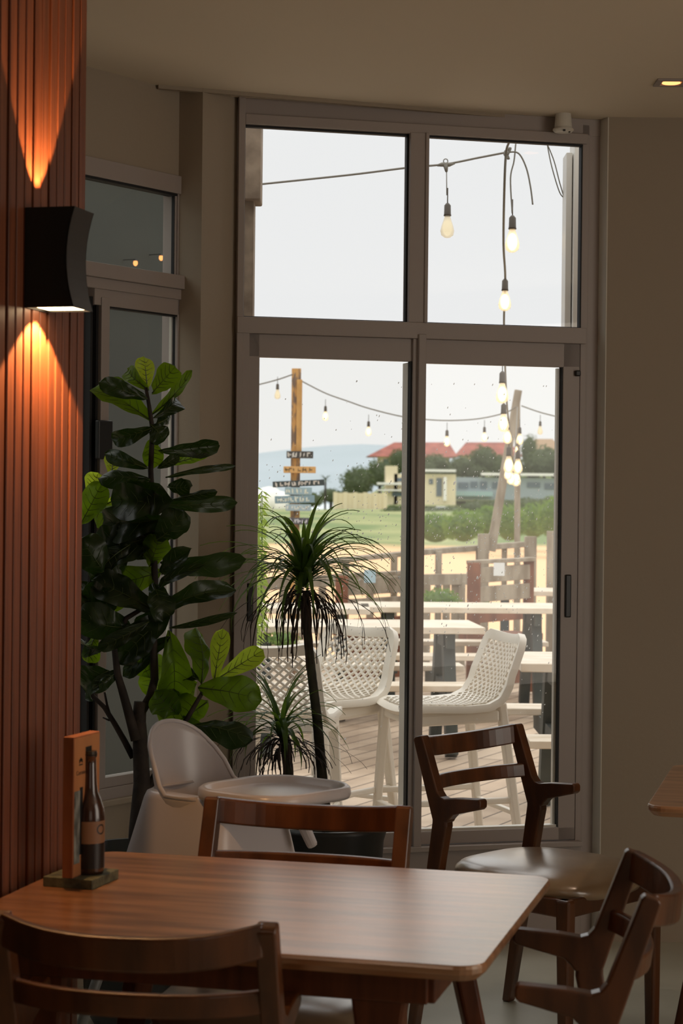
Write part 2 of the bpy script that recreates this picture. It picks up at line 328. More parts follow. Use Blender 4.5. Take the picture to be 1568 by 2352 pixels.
# ------------------------------------------------------------------ wall sconce
sc_ = empty('wall_sconce', PS+uy*.47+Z*1.965, TY, 'black up-and-down wall light with a curved front on the slatted timber wall', 'wall light')
prof = []
for k in range(11):
    t = -1+2*k/10; prof.append((.102-.016*(1-t*t), .097*t))
b = MB()
for sy in (-.049, .049):
    b.prism([(.0, -.097)]+prof+[(.0, .097)], (0, sy, 0), X, Z, Y_*.0015)
b.build('side_plate', m_sconce, sc_)
b = MB(); fr = [(x, z) for x, z in prof]+[(x-.003, z) for x, z in reversed(prof)]
b.prism(fr, (0, 0, 0), X, Z, Y_*.0505); b.build('front_plate', mat('sconce_front_metal', (.03, .026, .022, 1), .35), sc_)
b = MB(); b.box(.0005, .004, -.049, .049, -.097, .097); b.build('back_plate', m_sconce, sc_)
b = MB(); b.box(.012, .094, -.044, .044, -.094, -.091); b.build('lamp_lens', m_lamp, sc_)
for sg, ang, pw in ((-1, 104, 20), (1, 66, 13)):
    l = spot('sconce_beam', (.05, 0, sg*.099), (-.22, 0, sg), pw, ang, (1, .52, .20), .12, .006); l.parent = sc_

# ------------------------------------------------------------------ ceiling fittings
p0 = atz(1541, 188, CEIL)
t = empty('downlight', p0, .0, 'square recessed ceiling downlight glowing orange near the right edge', 'ceiling light')
b = MB(); b.box(-.05, .05, -.05, -.03, -.006, 0); b.box(-.05, .05, .03, .05, -.006, 0); b.box(-.05, -.03, -.03, .03, -.006, 0); b.box(.03, .05, -.03, .03, -.006, 0); b.build('trim_plate', m_frame, t, bevel=.002)
b = MB(); b.lathe([(.029, -.003), (.029, -.0045)]); b.build('lamp', m_dl, t)
p0 = at(1293, 296, 6.655)
t = empty('smoke_detector', (p0.x, p0.y, CEIL), 0, 'small white round ceiling sensor above the right end of the glazed door', 'smoke detector')
b = MB(); b.lathe([(.026, 0), (.030, -.045), (.027, -.05)], n=28); b.build('housing', m_framew, t, smooth=False)
b = MB(); b.lathe([(.034, -.05), (.036, -.055), (.030, -.062), (.018, -.064)], n=28); b.build('cover', m_framew, t)
b = MB(); b.box(-.004, .004, -.034, -.028, -.064, -.058); b.box(.016, .022, -.02, -.012, -.066, -.06); b.build('slot', m_black, t)
# two added glowing balls standing in for downlight reflections in the side window
for q, lb in (((311, 604), 'small orange glow standing in for a downlight reflection in the side window, lower left of the pair'), ((370, 592), 'small orange glow standing in for a downlight reflection in the side window, upper right of the pair')):
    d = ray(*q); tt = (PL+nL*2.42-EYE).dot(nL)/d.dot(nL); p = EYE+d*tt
    t = empty('downlight_reflection', p, 0, lb, 'lamp', 'glows standing in for reflections in the side window')
    b = MB(); b.ball((0, 0, 0), .012, .012, .016); b.build('glow_ball', m_dl, t, smooth=True)
    b = MB(); b.lathe([(.009, .008), (.006, .02)]); b.bar((0, 0, .018), nL*.085+Z*.02, .004, .004); b.build('added_glow_holder', m_black, t)

# ================================================================== DINING TABLES
def rrect(hx, hy, r, n=7):
    P = []
    for cx, cy, a0 in ((hx-r, hy-r, 0), (-hx+r, hy-r, 90), (-hx+r, -hy+r, 180), (hx-r, -hy+r, 270)):
        for k in range(n+1):
            a = math.radians(a0+90*k/n); P.append((cx+r*math.cos(a), cy+r*math.sin(a)))
    return P
def dining_table(loc, rz, label, hx=.485, hy=.405):
    t = empty('dining_table', loc, rz, label, 'table', 'wooden dining tables')
    b = MB(); n = None; rings = [(0, .75), (0.003, .744), (.002, .735), (-.012, .722)]
    V = []; Fc = []
    for off, z in rings:
        P = rrect(hx-.004+off, hy-.004+off, .045+off); n = len(P); V += [(x, y, z) for x, y in P]
    for i in range(3):
        for k in range(n): Fc.append((i*n+k, i*n+(k+1) % n, (i+1)*n+(k+1) % n, (i+1)*n+k))
    Fc += [tuple(range(n)), tuple(range(4*n-1, 3*n-1, -1))]
    b.add(V, Fc); b.build('tabletop', m_table, t, bevel=.0015)
    b = MB(); ax, ay = hx-.10, hy-.055
    for s in (-1, 1):
        b.box(-ax, ax, s*ay-.011, s*ay+.011, .672, .722); b.box(s*ax-.011, s*ax+.011, -ay, ay, .672, .722)
    b.build('apron', m_tdark, t, bevel=.003)
    for sx in (-1, 1):
        x = sx*.30
        b = MB(); b.prism([(-.072, .722), (.072, .722), (.050, .685), (.038, .60), (.030, 0), (-.026, 0), (-.036, .60), (-.048, .685)], (x, -ay+.012, 0), X, Z, Y_*.019); b.build('leg', m_tdark, t, bevel=.007)
        b = MB(); b.bar((x, .24, .722), (x+sx*.15, .30, 0), .066, .045, w2=.036, h2=.03); b.build('leg', m_tdark, t, bevel=.008, seg=3)
        b = MB(); b.box(x-.02, x+.02, -ay, ay, .685, .722); b.build('cross_rail', m_tdark, t, bevel=.003)
    return t
tb = dining_table((-.135, 3.66, 0), TY, 'long-grained brown wooden dining table in front carrying the bottle and menu stand')
nl = V3((.762, 4.865, 0)); c2 = nl+ux*.485+uy*.405
dining_table(c2, TY, 'wooden dining table cut off by the right edge, only its corner showing')

# ================================================================== DINING CHAIRS
def dining_chair():
    t = empty('dining_chair', (0, 0, 0), 0, 'x', 'chair', 'wooden armchairs with leather seats')
    w = .218
    def fil(P): return P
    post = [(.140, .650), (.148, .657), (.148, .674), (.142, .680), (.06, .674), (.018, .668), (.004, .672), (-.008, .686), (-.064, .832), (-.070, .838), (-.092, .832), (-.098, .824), (-.094, .812), (-.030, .622), (-.024, .604), (.030, .602), (.036, .612), (.050, .626)]
    for s in (-1, 1):
        b = MB(); b.prism(post, (s*w, 0, 0), Y_, Z, X*.017); b.build('arm_post', m_chair, t, bevel=.006, seg=3)
        b = MB(); b.prism([(.024, .650), (-.026, .650), (-.0255, .598), (-.112, 0), (-.084, 0), (.021, .56), (.0275, .59)], (s*w, 0, 0), Y_, Z, X*.0168); b.build('leg', m_chair, t, bevel=.006, seg=3)
        b = MB(); b.prism([(.397, .44), (.443, .44), (.440, .0), (.410, .0)], (s*.205, 0, 0), Y_, Z, X*.018); b.build('leg', m_chair, t, bevel=.008, seg=3)
    def rail(z, h, y0, bulge, dip, name, th=.020, pw=2.6):
        b = MB(); n = 20; V = []; Fc = []
        for k in range(n+1):
            q = -1+2*k/n; e = 1-abs(q)**pw; x = q*(w-.004); y = y0-bulge*e; zz = z-dip*e; hh = h*(1-.0*e)
            for dy, dz in ((-th/2, -hh/2), (th/2, -hh/2), (th/2-.006, hh/2), (-th/2-.006, hh/2)): V.append((x, y+dy, zz+dz))
        for k in range(n):
            for j in range(4): Fc.append((k*4+j, k*4+(j+1) % 4, k*4+4+(j+1) % 4, k*4+4+j))
        Fc += [(0, 1, 2, 3), tuple(n*4+j for j in (3, 2, 1, 0))]
        b.add(V, Fc); b.build(name, m_chair, t, bevel=.005, seg=3)
    rail(.809, .056, -.074, .062, .018, 'top_rail', .024); rail(.703, .040, -.034, .052, .004, 'back_rail')
    b = MB()
    b.bar((-.205, -.03, .415), (-.205, .43, .415), .022, .05); b.bar((.205, -.03, .415), (.205, .43, .415), .022, .05)
    b.bar((-.22, .42, .415), (.22, .42, .415), .022, .05); b.bar((-.218, -.03, .415), (.218, -.03, .415), .022, .05); b.build('seat_frame', m_chair, t, bevel=.004)
    b = MB(); V = []; Fc = []; n = 36
    lv = [(.90, .436), (.98, .442), (1.0, .455), (.985, .47), (.93, .483), (.8, .492), (.5, .499), (.2, .501)]
    for sc1, z in lv:
        for k in range(n):
            a = 2*PI*k/n; cx, sx = math.cos(a), math.sin(a); e = 2/3.0
            V.append((.232*sc1*math.copysign(abs(cx)**e, cx)*(1-.07*(sx < 0)*abs(sx)), .205+.245*sc1*math.copysign(abs(sx)**e, sx), z-(.018*max(0, sx)**3 if sc1 > .85 else 0)))
    for i in range(len(lv)-1):
        for k in range(n): Fc.append((i*n+k, i*n+(k+1) % n, (i+1)*n+(k+1) % n, (i+1)*n+k))
    Fc += [tuple(range(n-1, -1, -1)), tuple((len(lv)-1)*n+k for k in range(n))]
    b.add(V, Fc); b.build('seat', m_leather, t, smooth=True)
    return t
ch = dining_chair()
spots = [((.469, 3.547), 85.4, 'dark wooden armchair at the right end of the front table, both arms pointing left'),
         ((.441, 5.664), -132.9, 'wooden armchair with tan leather seat standing alone before the glazed door'),
         ((-.086, 4.244), 166.5, 'wooden armchair behind the front table with its backrest before the high chair'),
         ((-.313, 3.181), -8.7, 'dark wooden armchair nearest the camera, seen from behind at bottom left')]
for i, (p, a, lb) in enumerate(spots):
    o = ch if i == 0 else copy_tree(ch)
    o.location = (p[0], p[1], 0); o.rotation_euler = (0, 0, math.radians(a)); o['label'] = lb

# ================================================================== MENU STAND AND BOTTLE
cS = atz(186, 2019, .77); cS.z = .75
RS = math.radians(-18)
base = V3((-.5, 3.8175, .75))
st = empty('menu_stand', base, RS, 'small timber table stand with an upright advertising board beside the bottle', 'table stand')
b = MB(); b.box(-.052, .052, -.061, .061, .0, .019); b.build('base', mat('stand_base', srgb(120, 122, 96), .7, c2=srgb(72, 74, 60), scale=40), st, bevel=.0015)
b = MB(); b.box(-.012, .010, -.060, .058, .019, .290); b.build('board', mat('stand_board', srgb(176, 112, 72), .6, c2=srgb(150, 90, 56), scale=6, stretch=(4, 4, 1)), st, bevel=.001)
b = MB(); b.box(.0101, .0107, -.058, .055, .022, .287); b.build('board_face', mat('stand_face', srgb(196, 134, 84), .55, c2=srgb(172, 112, 70), scale=5, stretch=(3, 3, 1)), st)
b = MB(); b.box(.0107, .0113, -.057, -.032, .045, .185); b.build('poster_strip', mat('poster', srgb(150, 156, 150), .6, c2=srgb(80, 86, 84), scale=70, stretch=(1, 1, .4)), st)
b = MB(); b.box(.0107, .0115, -.032, -.020, .06, .19); b.build('poster_panel', m_black, st)
b = MB(); b.box(.0107, .0113, -.008, .018, .215, .266); b.build('bottle_slot', m_black, st)
b = MB()     # crown mark
for k in range(5):
    a = -1+k*.5; b.obox((.0109, -.029+a*.006, .241+.0035*(1-abs(a))), X*.0004, Y_*.0011, Z*.0035)
b.box(.0105, .0113, -.0365, -.0215, .233, .2355); b.build('crown_mark', m_black, st)
def text(s_, size, name, mt, parent, loc, rot, extr=.0003):
    cu = bpy.data.curves.new(name, 'FONT'); cu.body = s_; cu.size = size; cu.extrude = extr; cu.align_x = 'CENTER'
    o = bpy.data.objects.new(name, cu); col.objects.link(o); bpy.context.view_layer.update()
    me = bpy.data.meshes.new_from_object(o); col.objects.unlink(o); bpy.data.objects.remove(o)
    me.materials.append(mt) if not me.materials else None
    me.materials[0] = mt
    o = bpy.data.objects.new(name, me); col.objects.link(o); o.parent = parent; o.location = loc; o.rotation_euler = rot; return o
text('Corona', .0125, 'lettering', m_black, st, (.0108, -.029, .215), (PI/2, 0, PI/2))
# bottle
bt_p = (Matrix.Rotation(RS, 3, 'Z') @ V3((.013, .006, .019)))+base
bt = empty('beer_bottle', bt_p, 0, 'brown-tinted long-neck beer bottle standing on the menu stand base', 'bottle')
P = [(.0285, 0), (.0305, .006), (.0305, .105), (.029, .125), (.0235, .142), (.017, .158), (.0145, .175), (.0128, .215), (.0122, .226), (.0142, .2265), (.0142, .231), (.0126, .232)]
b = MB(); b.lathe(P, n=32); b.build('glass_body', mat('bottle_glass', srgb(60, 32, 20), .12, coat=1.0), bt, smooth=True)
b = MB(); b.lathe([(.0145, .229), (.0150, .2325), (.0135, .238)], n=22); b.build('cap', mat('bottle_cap', srgb(60, 52, 44), .35, metal=.6), bt)
b = MB(); b.lathe([(.0308, .012), (.0308, .060)], n=32, cap=False); b.build('lower_label', mat('bottle_label_dark', srgb(28, 24, 24), .4), bt, smooth=True)
b = MB(); b.lathe([(.0308, .061), (.0309, .104)], n=32, cap=False); b.build('front_label', mat('bottle_label', srgb(150, 112, 82), .5), bt, smooth=True)
b = MB()
for a0 in (-.62,):
    for r0, r1 in ((.010, .0075),):
        V = []; Fc = []; n = 20
        for k in range(n):
            a = 2*PI*k/n
            for rr in (r0, r1):
                th = a0+rr*math.cos(a)/.031; V.append((.0312*math.cos(th), .0312*math.sin(th), .088+rr*math.sin(a)))
        for k in range(n): Fc.append((2*k, 2*k+1, 2*((k+1) % n)+1, 2*((k+1) % n)))
        b.add(V, Fc)
b.build('label_emblem', m_black, bt)

# ================================================================== HIGH CHAIR
hc_p = at(500, 1800, 5.12)
hc = empty('high_chair', (hc_p.x, 5.12, 0), math.radians(-40), 'white plastic high chair with rounded back and tray behind the front table', 'high chair')
# local: x = forward (image right), y = depth; seat shell about 0.9 m tall
shell = MB(); V = []; Fc = []; nU, nV = 28, 18
# back-and-sides wrap: plan angle from -100..100 deg around the rear, height rim varies
def rim(a):   # a: 0 at the rear middle, +-1 at the front of the sides
    t_ = abs(a)
    return .735+(.17*(1-(t_/.66)**2.2)**.75 if t_ < .66 else 0)
for i in range(nU+1):
    a = -1+2*i/nU; th = PI+a*math.radians(112)
    for j in range(nV+1):
        v = j/nV; top = rim(a); z = .52+(top-.52)*v
        rx = .10+.035*v; ry = .115+.03*v
        if abs(a) > .45:
            ex = (abs(a)-.45)/.55*.05
        else: ex = 0
        V.append((rx*1.0*math.cos(th)+ex*1.2-.02-.035*v, ry*math.sin(th), z))
for i in range(nU):
    for j in range(nV): k = i*(nV+1)+j; Fc.append((k, k+nV+1, k+nV+2, k+1))
shell.add(V, Fc); shell.build('backrest', m_white, hc, smooth=True, solid=.008)
b = MB(); P = [V3(V[i*(nV+1)+nV]) for i in range(nU+1)]; b.tube(P, .0065, 8); b.build('backrest_rim', m_white, hc, smooth=True)
b = MB(); b.prism(rrect(.145, .135, .06), (-.01, 0, .525), X, Y_, Z*.008); b.build('seat', m_white, hc, bevel=.005)
# skirt under the seat
b = MB(); V = []; Fc = []
for j, (z, sx, sy, ox) in enumerate(((.742, .125, .125, -.02), (.735, .138, .135, -.02), (.72, .145, .140, -.018), (.62, .165, .160, -.02), (.52, .186, .178, -.025), (.47, .192, .184, -.025), (.455, .18, .17, -.025))):
    P = rrect(sx, sy, .06); n = len(P); V += [(x+ox+.0, y, z) for x, y in P]
nl_ = 7
for i in range(nl_-1):
    for k in range(n): Fc.append((i*n+k, i*n+(k+1) % n, (i+1)*n+(k+1) % n, (i+1)*n+k))
b.add(V, Fc); b.build('seat_shell', m_white, hc, smooth=True, solid=.006)
# tray
b = MB(); P0 = rrect(.185, .165, .11); prof = [(0, 0), (.010, -.006), (.014, .004), (.012, .020), (.004, .026), (-.006, .022), (-.012, .010), (-.018, .0065), (-.024, .006), (-.05, .006)]
V = []; Fc = []
for off, dz in prof:
    for x, y in rrect(.150+off, .165+off, .10+off*.8): V.append((x+.20, y, .748+dz))
n = len(P0)
for i in range(len(prof)-1):
    for k in range(n): Fc.append((i*n+k, i*n+(k+1) % n, (i+1)*n+(k+1) % n, (i+1)*n+k))
Fc += [tuple(range(n)), tuple((len(prof)-1)*n+k for k in range(n))]
b.add(V, Fc); b.build('tray', m_white, hc, smooth=True)
for sx in (-1, 1):
    for sy in (-1, 1):
        a_ = V3((-.07+sx*.13, sy*.11, .50)); e_ = V3((-.04+sx*.27, sy*.24, 0)); mid = a_.lerp(e_, .35)
        b = MB(); b.tube([a_, mid], [.021, .018], 12); lg = b.build('leg', m_white, hc, smooth=True)
        b = MB(); b.tube([mid, e_], [.0145, .0145], 12); b.build('leg_tube', m_greyp, lg, smooth=True)
# front leg brace under the tray
b = MB(); b.bar((.16, .10, .738), (.22, .13, .60), .05, .03, w2=.03, h2=.025); b.build('tray_arm', m_white, hc, bevel=.008)

# ================================================================== FIDDLE LEAF FIG
fx = at(318, 1950, 5.6)
fig = empty('fiddle_leaf_fig', (fx.x, 5.6, 0), 0, 'tall fiddle-leaf fig with big dark green leaves in a black pot beside the side window', 'potted plant')
def pl(mb, name, mt, par, **k):
    o = mb.build(name, mt, par, **k); o.matrix_parent_inverse = Matrix.Translation(-par.location); return o
FY = 5.6
b = MB(); b.lathe([(.12, 0), (.15, .05), (.168, .46), (.172, .50), (.158, .50), (.152, .44)], (fx.x, FY, 0), 36); pl(b, 'pot', m_pot, fig, smooth=True)
b = MB(); b.lathe([(.155, .42), (.05, .45)], (fx.x, FY, 0), 24); pl(b, 'soil', m_soil, fig)
b = MB()
def br(pts, r0, r1, Yo=0):
    P = [at(x, y, FY+Yo) for x, y in pts]; n = len(P)
    b.tube(P, [r0+(r1-r0)*i/(n-1) for i in range(n)], 10)
br([(314, 2010), (318, 1900), (326, 1800), (322, 1700), (318, 1640)], .030, .019)
br([(318, 1700), (320, 1640), (323, 1612)], .020, .019)
br([(322, 1640), (345, 1600), (355, 1560), (352, 1450), (356, 1350), (352, 1200), (346, 1080), (350, 985), (342, 930), (335, 890)], .014, .005, .01)
br([(312, 1700), (296, 1640), (282, 1590), (270, 1550), (262, 1480), (290, 1420), (340, 1390)], .015, .006, -.02)
br([(306, 1740), (285, 1700), (262, 1660), (240, 1625), (215, 1600), (195, 1560)], .010, .005, .02)
br([(255, 1650), (246, 1620), (240, 1590)], .004, .003, .02); br([(252, 1655), (236, 1648)], .003, .002, .02)
br([(325, 1820), (350, 1795), (372, 1750), (395, 1700), (430, 1650), (465, 1590)], .014, .006, .01)
pl(b, 'trunk', m_bark, fig, smooth=True)
LV = {'L': MB(), 'G': MB(), 'D': MB(), 'V': MB()}
def leaf(mb, base, tip, width, side, up, curl, fold, ruf, ph, vb=None):
    # base, tip: points; side: unit vector across; up: unit normal
    n, m_ = 14, 8; V = []; Fc = []; mid = []
    d = tip-base; L_ = d.length
    for i in range(n+1):
        t_ = i/n; w = (.06+.94*(math.sin(PI*min(1, t_**.80*.62+.0))**1.0 if t_ < .75 else 1))
        # obovate outline: narrow waist near the base, broad rounded tip
        w = (.20+.80*(t_/.62)**.8) if t_ < .62 else math.sqrt(max(0, 1-((t_-.62)/.38)**2.6))
        if t_ < .08: w *= t_/.08*.8+.2
        w = max(w, .03)*width/2
        c = base+d*t_+up*(curl*L_*math.sin(PI*t_)-curl*.9*L_*t_*t_)
        mid.append(c+up*.0012)
        for j in range(m_+1):
            q = -1+2*j/m_
            wave = ruf*width*math.sin(t_*17+ph+q*1.3)*abs(q)**1.5
            V.append(c+side*(q*w)+up*(fold*w*abs(q)+wave+.07*width*noise.noise(V3((t_*5+ph, q*1.8, ph)))*1.6))
    for i in range(n):
        for j in range(m_): k = i*(m_+1)+j; Fc.append((k, k+1, k+m_+2, k+m_+1))
    mb.add(V, Fc)
    if vb is not None:
        vb.tube(mid, [max(.0005, .0022*(1-i/n)) for i in range(n+1)], 4)
        for i in (3, 5, 7, 9, 11):
            for sg in (-1, 1):
                j1 = m_//2+sg*(m_//2-1); k1 = min(n, i+2)
                vb.tube([mid[i], V3(V[i*(m_+1)+m_//2+sg*1])*.6+V3(V[(i+1)*(m_+1)+m_//2+sg*1])*.4+up*.001, V3(V[k1*(m_+1)+j1])+up*.0008], [.0009, .0008, .0004], 4)
leaves = [
 (338,892,330,817,46,'L'),(342,897,283,842,40,'G'),(350,902,402,843,58,'G'),(345,955,446,853,27,'G'),(348,968,212,886,64,'G'),(338,915,228,878,44,'D'),
 (352,960,412,908,42,'D'),(357,975,398,948,34,'D'),(350,982,254,1010,42,'D'),(345,975,378,1012,52,'D'),(364,1035,504,1022,42,'D'),(388,1066,482,1040,28,'G'),
 (340,1076,234,1040,38,'D'),(362,1075,412,1045,26,'D'),(256,1092,262,1038,44,'L'),(345,1102,224,1096,42,'D'),(290,1108,396,1148,72,'D'),(380,1097,542,1066,18,'D'),
 (385,1118,434,1120,40,'D'),(362,1160,548,1156,40,'D'),(395,1148,497,1128,22,'D'),(206,1140,226,1086,54,'L'),(184,1205,236,1108,62,'G'),(240,1160,305,1128,34,'L'),
 (315,1195,196,1170,74,'G'),(385,1192,228,1206,86,'D'),(405,1215,240,1262,92,'D'),(352,1250,200,1278,104,'D'),(368,1292,564,1292,56,'D'),(372,1320,432,1262,42,'D'),
 (364,1352,452,1298,26,'D'),(362,1412,536,1345,52,'D'),(390,1442,536,1412,19,'D'),(372,1312,252,1345,72,'G'),(335,1318,232,1400,62,'G'),(350,1340,376,1424,62,'D'),
 (352,1400,210,1330,76,'D'),(300,1440,184,1424,84,'D'),(392,1408,270,1520,80,'D'),(392,1462,278,1552,44,'D'),(342,1428,224,1492,38,'D'),(388,1448,402,1620,84,'G'),
 (360,1500,350,1612,66,'G'),(276,1538,214,1584,38,'D'),(250,1540,190,1590,80,'D'),(240,1490,183,1478,36,'D'),(462,1572,455,1436,58,'G'),(492,1562,512,1443,46,'L'),
 (498,1560,606,1492,50,'L'),(455,1580,600,1604,84,'G'),(455,1562,424,1548,36,'D'),(476,1612,368,1680,100,'G'),(440,1668,574,1690,62,'D'),(372,1590,452,1570,76,'G'),
 (410,1640,356,1590,72,'G'),(300,1250,205,1330,96,'D'),(390,1150,250,1150,88,'D'),(360,1240,420,1180,70,'D'),(280,1380,186,1370,90,'D'),(330,1280,260,1230,80,'D'),
 (250,1330,188,1240,84,'D'),(420,1645,452,1702,70,'G'),(350,1180,300,1280,80,'D'),(372,1380,330,1470,70,'D'),(300,1470,345,1560,60,'G'),(345,1010,352,1075,50,'G'),
 (220,1460,200,1520,44,'G'),(345,1300,366,1235,66,'G'),(215,1420,184,1330,70,'D')]
for i, (x0, y0, x1, y1, w, k) in enumerate(leaves):
    Yo = {'L': .10, 'G': .05, 'D': -.03}[k]+random.uniform(-.06, .06)
    tilt = random.uniform(-.10, .10)
    a_ = at(x0, y0, FY+Yo*.4); e_ = at(x1, y1, FY+Yo+tilt)
    d = (e_-a_).normalized(); view = (a_-EYE).normalized()
    side = d.cross(view).normalized()
    if side.z < 0: side = -side
    up_ = side.cross(d).normalized()
    if up_.dot(view) > 0: up_ = -up_
    # tip the blade away from facing the camera a little; keep the seen width
    roll = random.uniform(-.55, .55) if k != 'L' else random.uniform(-.2, .2)
    s2 = side*math.cos(roll)+up_*math.sin(roll); u2 = up_*math.cos(roll)-side*math.sin(roll)
    wd = w*FY/FP/math.cos(roll)
    leaf(LV[k], a_, e_, wd, s2, u2, random.uniform(.02, .20) if k != 'L' else .02, random.choice((-1, 1))*random.uniform(.1, .85) if k != 'L' else random.uniform(-.3, .3), .075 if k != 'L' else .012, i*1.7, LV['V'])
pl(LV['D'], 'foliage', m_leafD, fig, smooth=True)
pl(LV['G'], 'foliage', m_leafG, fig, smooth=True)['label'] = 'mid green leaves, daylight glow put into their colour'
pl(LV['L'], 'foliage', m_leafL, fig, smooth=True)['label'] = 'bright yellow-green young leaves, sky glow put into their colour'
pl(LV['V'], 'leaf_veins', m_vein, fig, smooth=True)

# ================================================================== DRAGON TREE
dx_ = at(757, 1905, 6.0)
dt = empty('dragon_tree', (dx_.x, 6.0, 0), 0, 'slender dragon tree with spiky arching leaves in a black pot before the left pane', 'potted plant')
DY = 6.0
b = MB(); b.lathe([(.12, 0), (.14, .04), (.166, .46), (.176, .495), (.176, .51), (.160, .51), (.155, .44)], (dx_.x, DY, 0), 40); pl(b, 'pot', m_pot, dt, smooth=True)
b = MB(); b.lathe([(.157, .44), (.03, .46)], (dx_.x, DY, 0), 24); pl(b, 'soil', m_soil, dt)
def cane(pts, r0, r1):
    b = MB(); P = [at(x, y, DY) for x, y in pts]
    Q = []
    for i in range(len(P)-1):
        for k in range(10): Q.append(P[i].lerp(P[i+1], k/10))
    Q.append(P[-1]); n = len(Q)
    b.tube(Q, [(r0+(r1-r0)*i/(n-1))*(1+.05*(i % 2)) for i in range(n)], 10); pl(b, 'stem', mat('dracaena_stem', srgb(54, 52, 34), .8, c2=srgb(30, 28, 20), scale=30), dt, smooth=True)
cane([(757, 1960), (741, 1800), (728, 1650), (717, 1560), (705, 1450), (700, 1370)], .0165, .012)
cane([(700, 1960), (668, 1800), (655, 1740), (648, 1690)], .013, .010)
def blades(c, n, Rpx, ups, seed, mb, w=.011, zup=1.0):
    rnd = random.Random(seed); cc = at(c[0], c[1], DY); s_ = DY/FP
    for i in range(n):
        az = rnd.uniform(0, 2*PI); el = rnd.uniform(*ups); L_ = Rpx*s_*rnd.uniform(.75, 1.15)
        h = V3((math.cos(az), math.sin(az)*.75, 0)); p = cc+Z*rnd.uniform(-.02, .05)+h*.006
        P = []; N = 12; dirv = h*math.cos(el)+Z*math.sin(el); drop = rnd.uniform(1.2, 2.4)
        for k in range(N+1):
            P.append(p.copy()); e2 = el-drop*(k/N)**1.1*zup; dv = h*math.cos(e2)+Z*math.sin(e2); p = p+dv*L_/N
        sd = V3((-h.y, h.x, 0)).normalized(); V = []; Fc = []
        for k, q in enumerate(P):
            t_ = k/N; ww = 1.35*w*(.55+.45*math.sin(PI*min(1, t_*1.6+.1)) if t_ < .5 else (1-t_)/.5*1.0)*.5+.0004
            V += [q-sd*ww, q+Z*-.002, q+sd*ww]
        for k in range(N): Fc += [(3*k, 3*k+1, 3*k+4, 3*k+3), (3*k+1, 3*k+2, 3*k+5, 3*k+4)]
        mb.add(V, Fc)
def droopers(c, n, Lpx, seed, mb, spread=.75):
    rnd = random.Random(seed); cc = at(c[0], c[1], DY); s_ = DY/FP
    for i in range(n):
        az = rnd.uniform(0, 2*PI); h = V3((math.cos(az), math.sin(az), 0)); L_ = Lpx*s_*rnd.uniform(.5, 1.1); out = rnd.uniform(.5, 1.35)*spread
        p = cc+Z*rnd.uniform(-.03, .03)+h*.012; P = []; N = 10
        for k in range(N+1):
            P.append(p.copy()); e2 = .3-(1.9)*min(1, (k/N)*(2.2-out)); jx = V3((rnd.uniform(-1, 1), rnd.uniform(-1, 1), 0))*.004
            p = p+(h*math.cos(e2)*out+Z*math.sin(e2))*L_/N+jx
        sd = V3((-h.y, h.x, 0)); V = []; Fc = []
        for k, q in enumerate(P):
            ww = .0052*(1-.75*k/N)*rnd.uniform(.5, 1.3)+.0004; V += [q-sd*ww, q+h*.001, q+sd*ww]
        for k in range(N): Fc += [(3*k, 3*k+1, 3*k+4, 3*k+3), (3*k+1, 3*k+2, 3*k+5, 3*k+4)]
        mb.add(V, Fc)
b = MB(); blades((697, 1335), 100, 245, (.15, 1.35), 3, b, .0105); blades((697, 1330), 22, 190, (1.1, 1.5), 5, b, .011, .7); o = pl(b, 'foliage', m_blade, dt, smooth=True)
b = MB(); blades((645, 1680), 46, 165, (.1, 1.35), 9, b, .010); blades((642, 1675), 10, 150, (1.2, 1.5), 12, b, .011, .5); pl(b, 'foliage', m_blade, dt, smooth=True)
b = MB(); droopers((698, 1375), 72, 240, 4, b, .95); droopers((650, 1710), 66, 150, 8, b, 1.1); pl(b, 'dead_foliage', m_dead, dt)['label'] = 'dark dry leaves hanging below the crown'

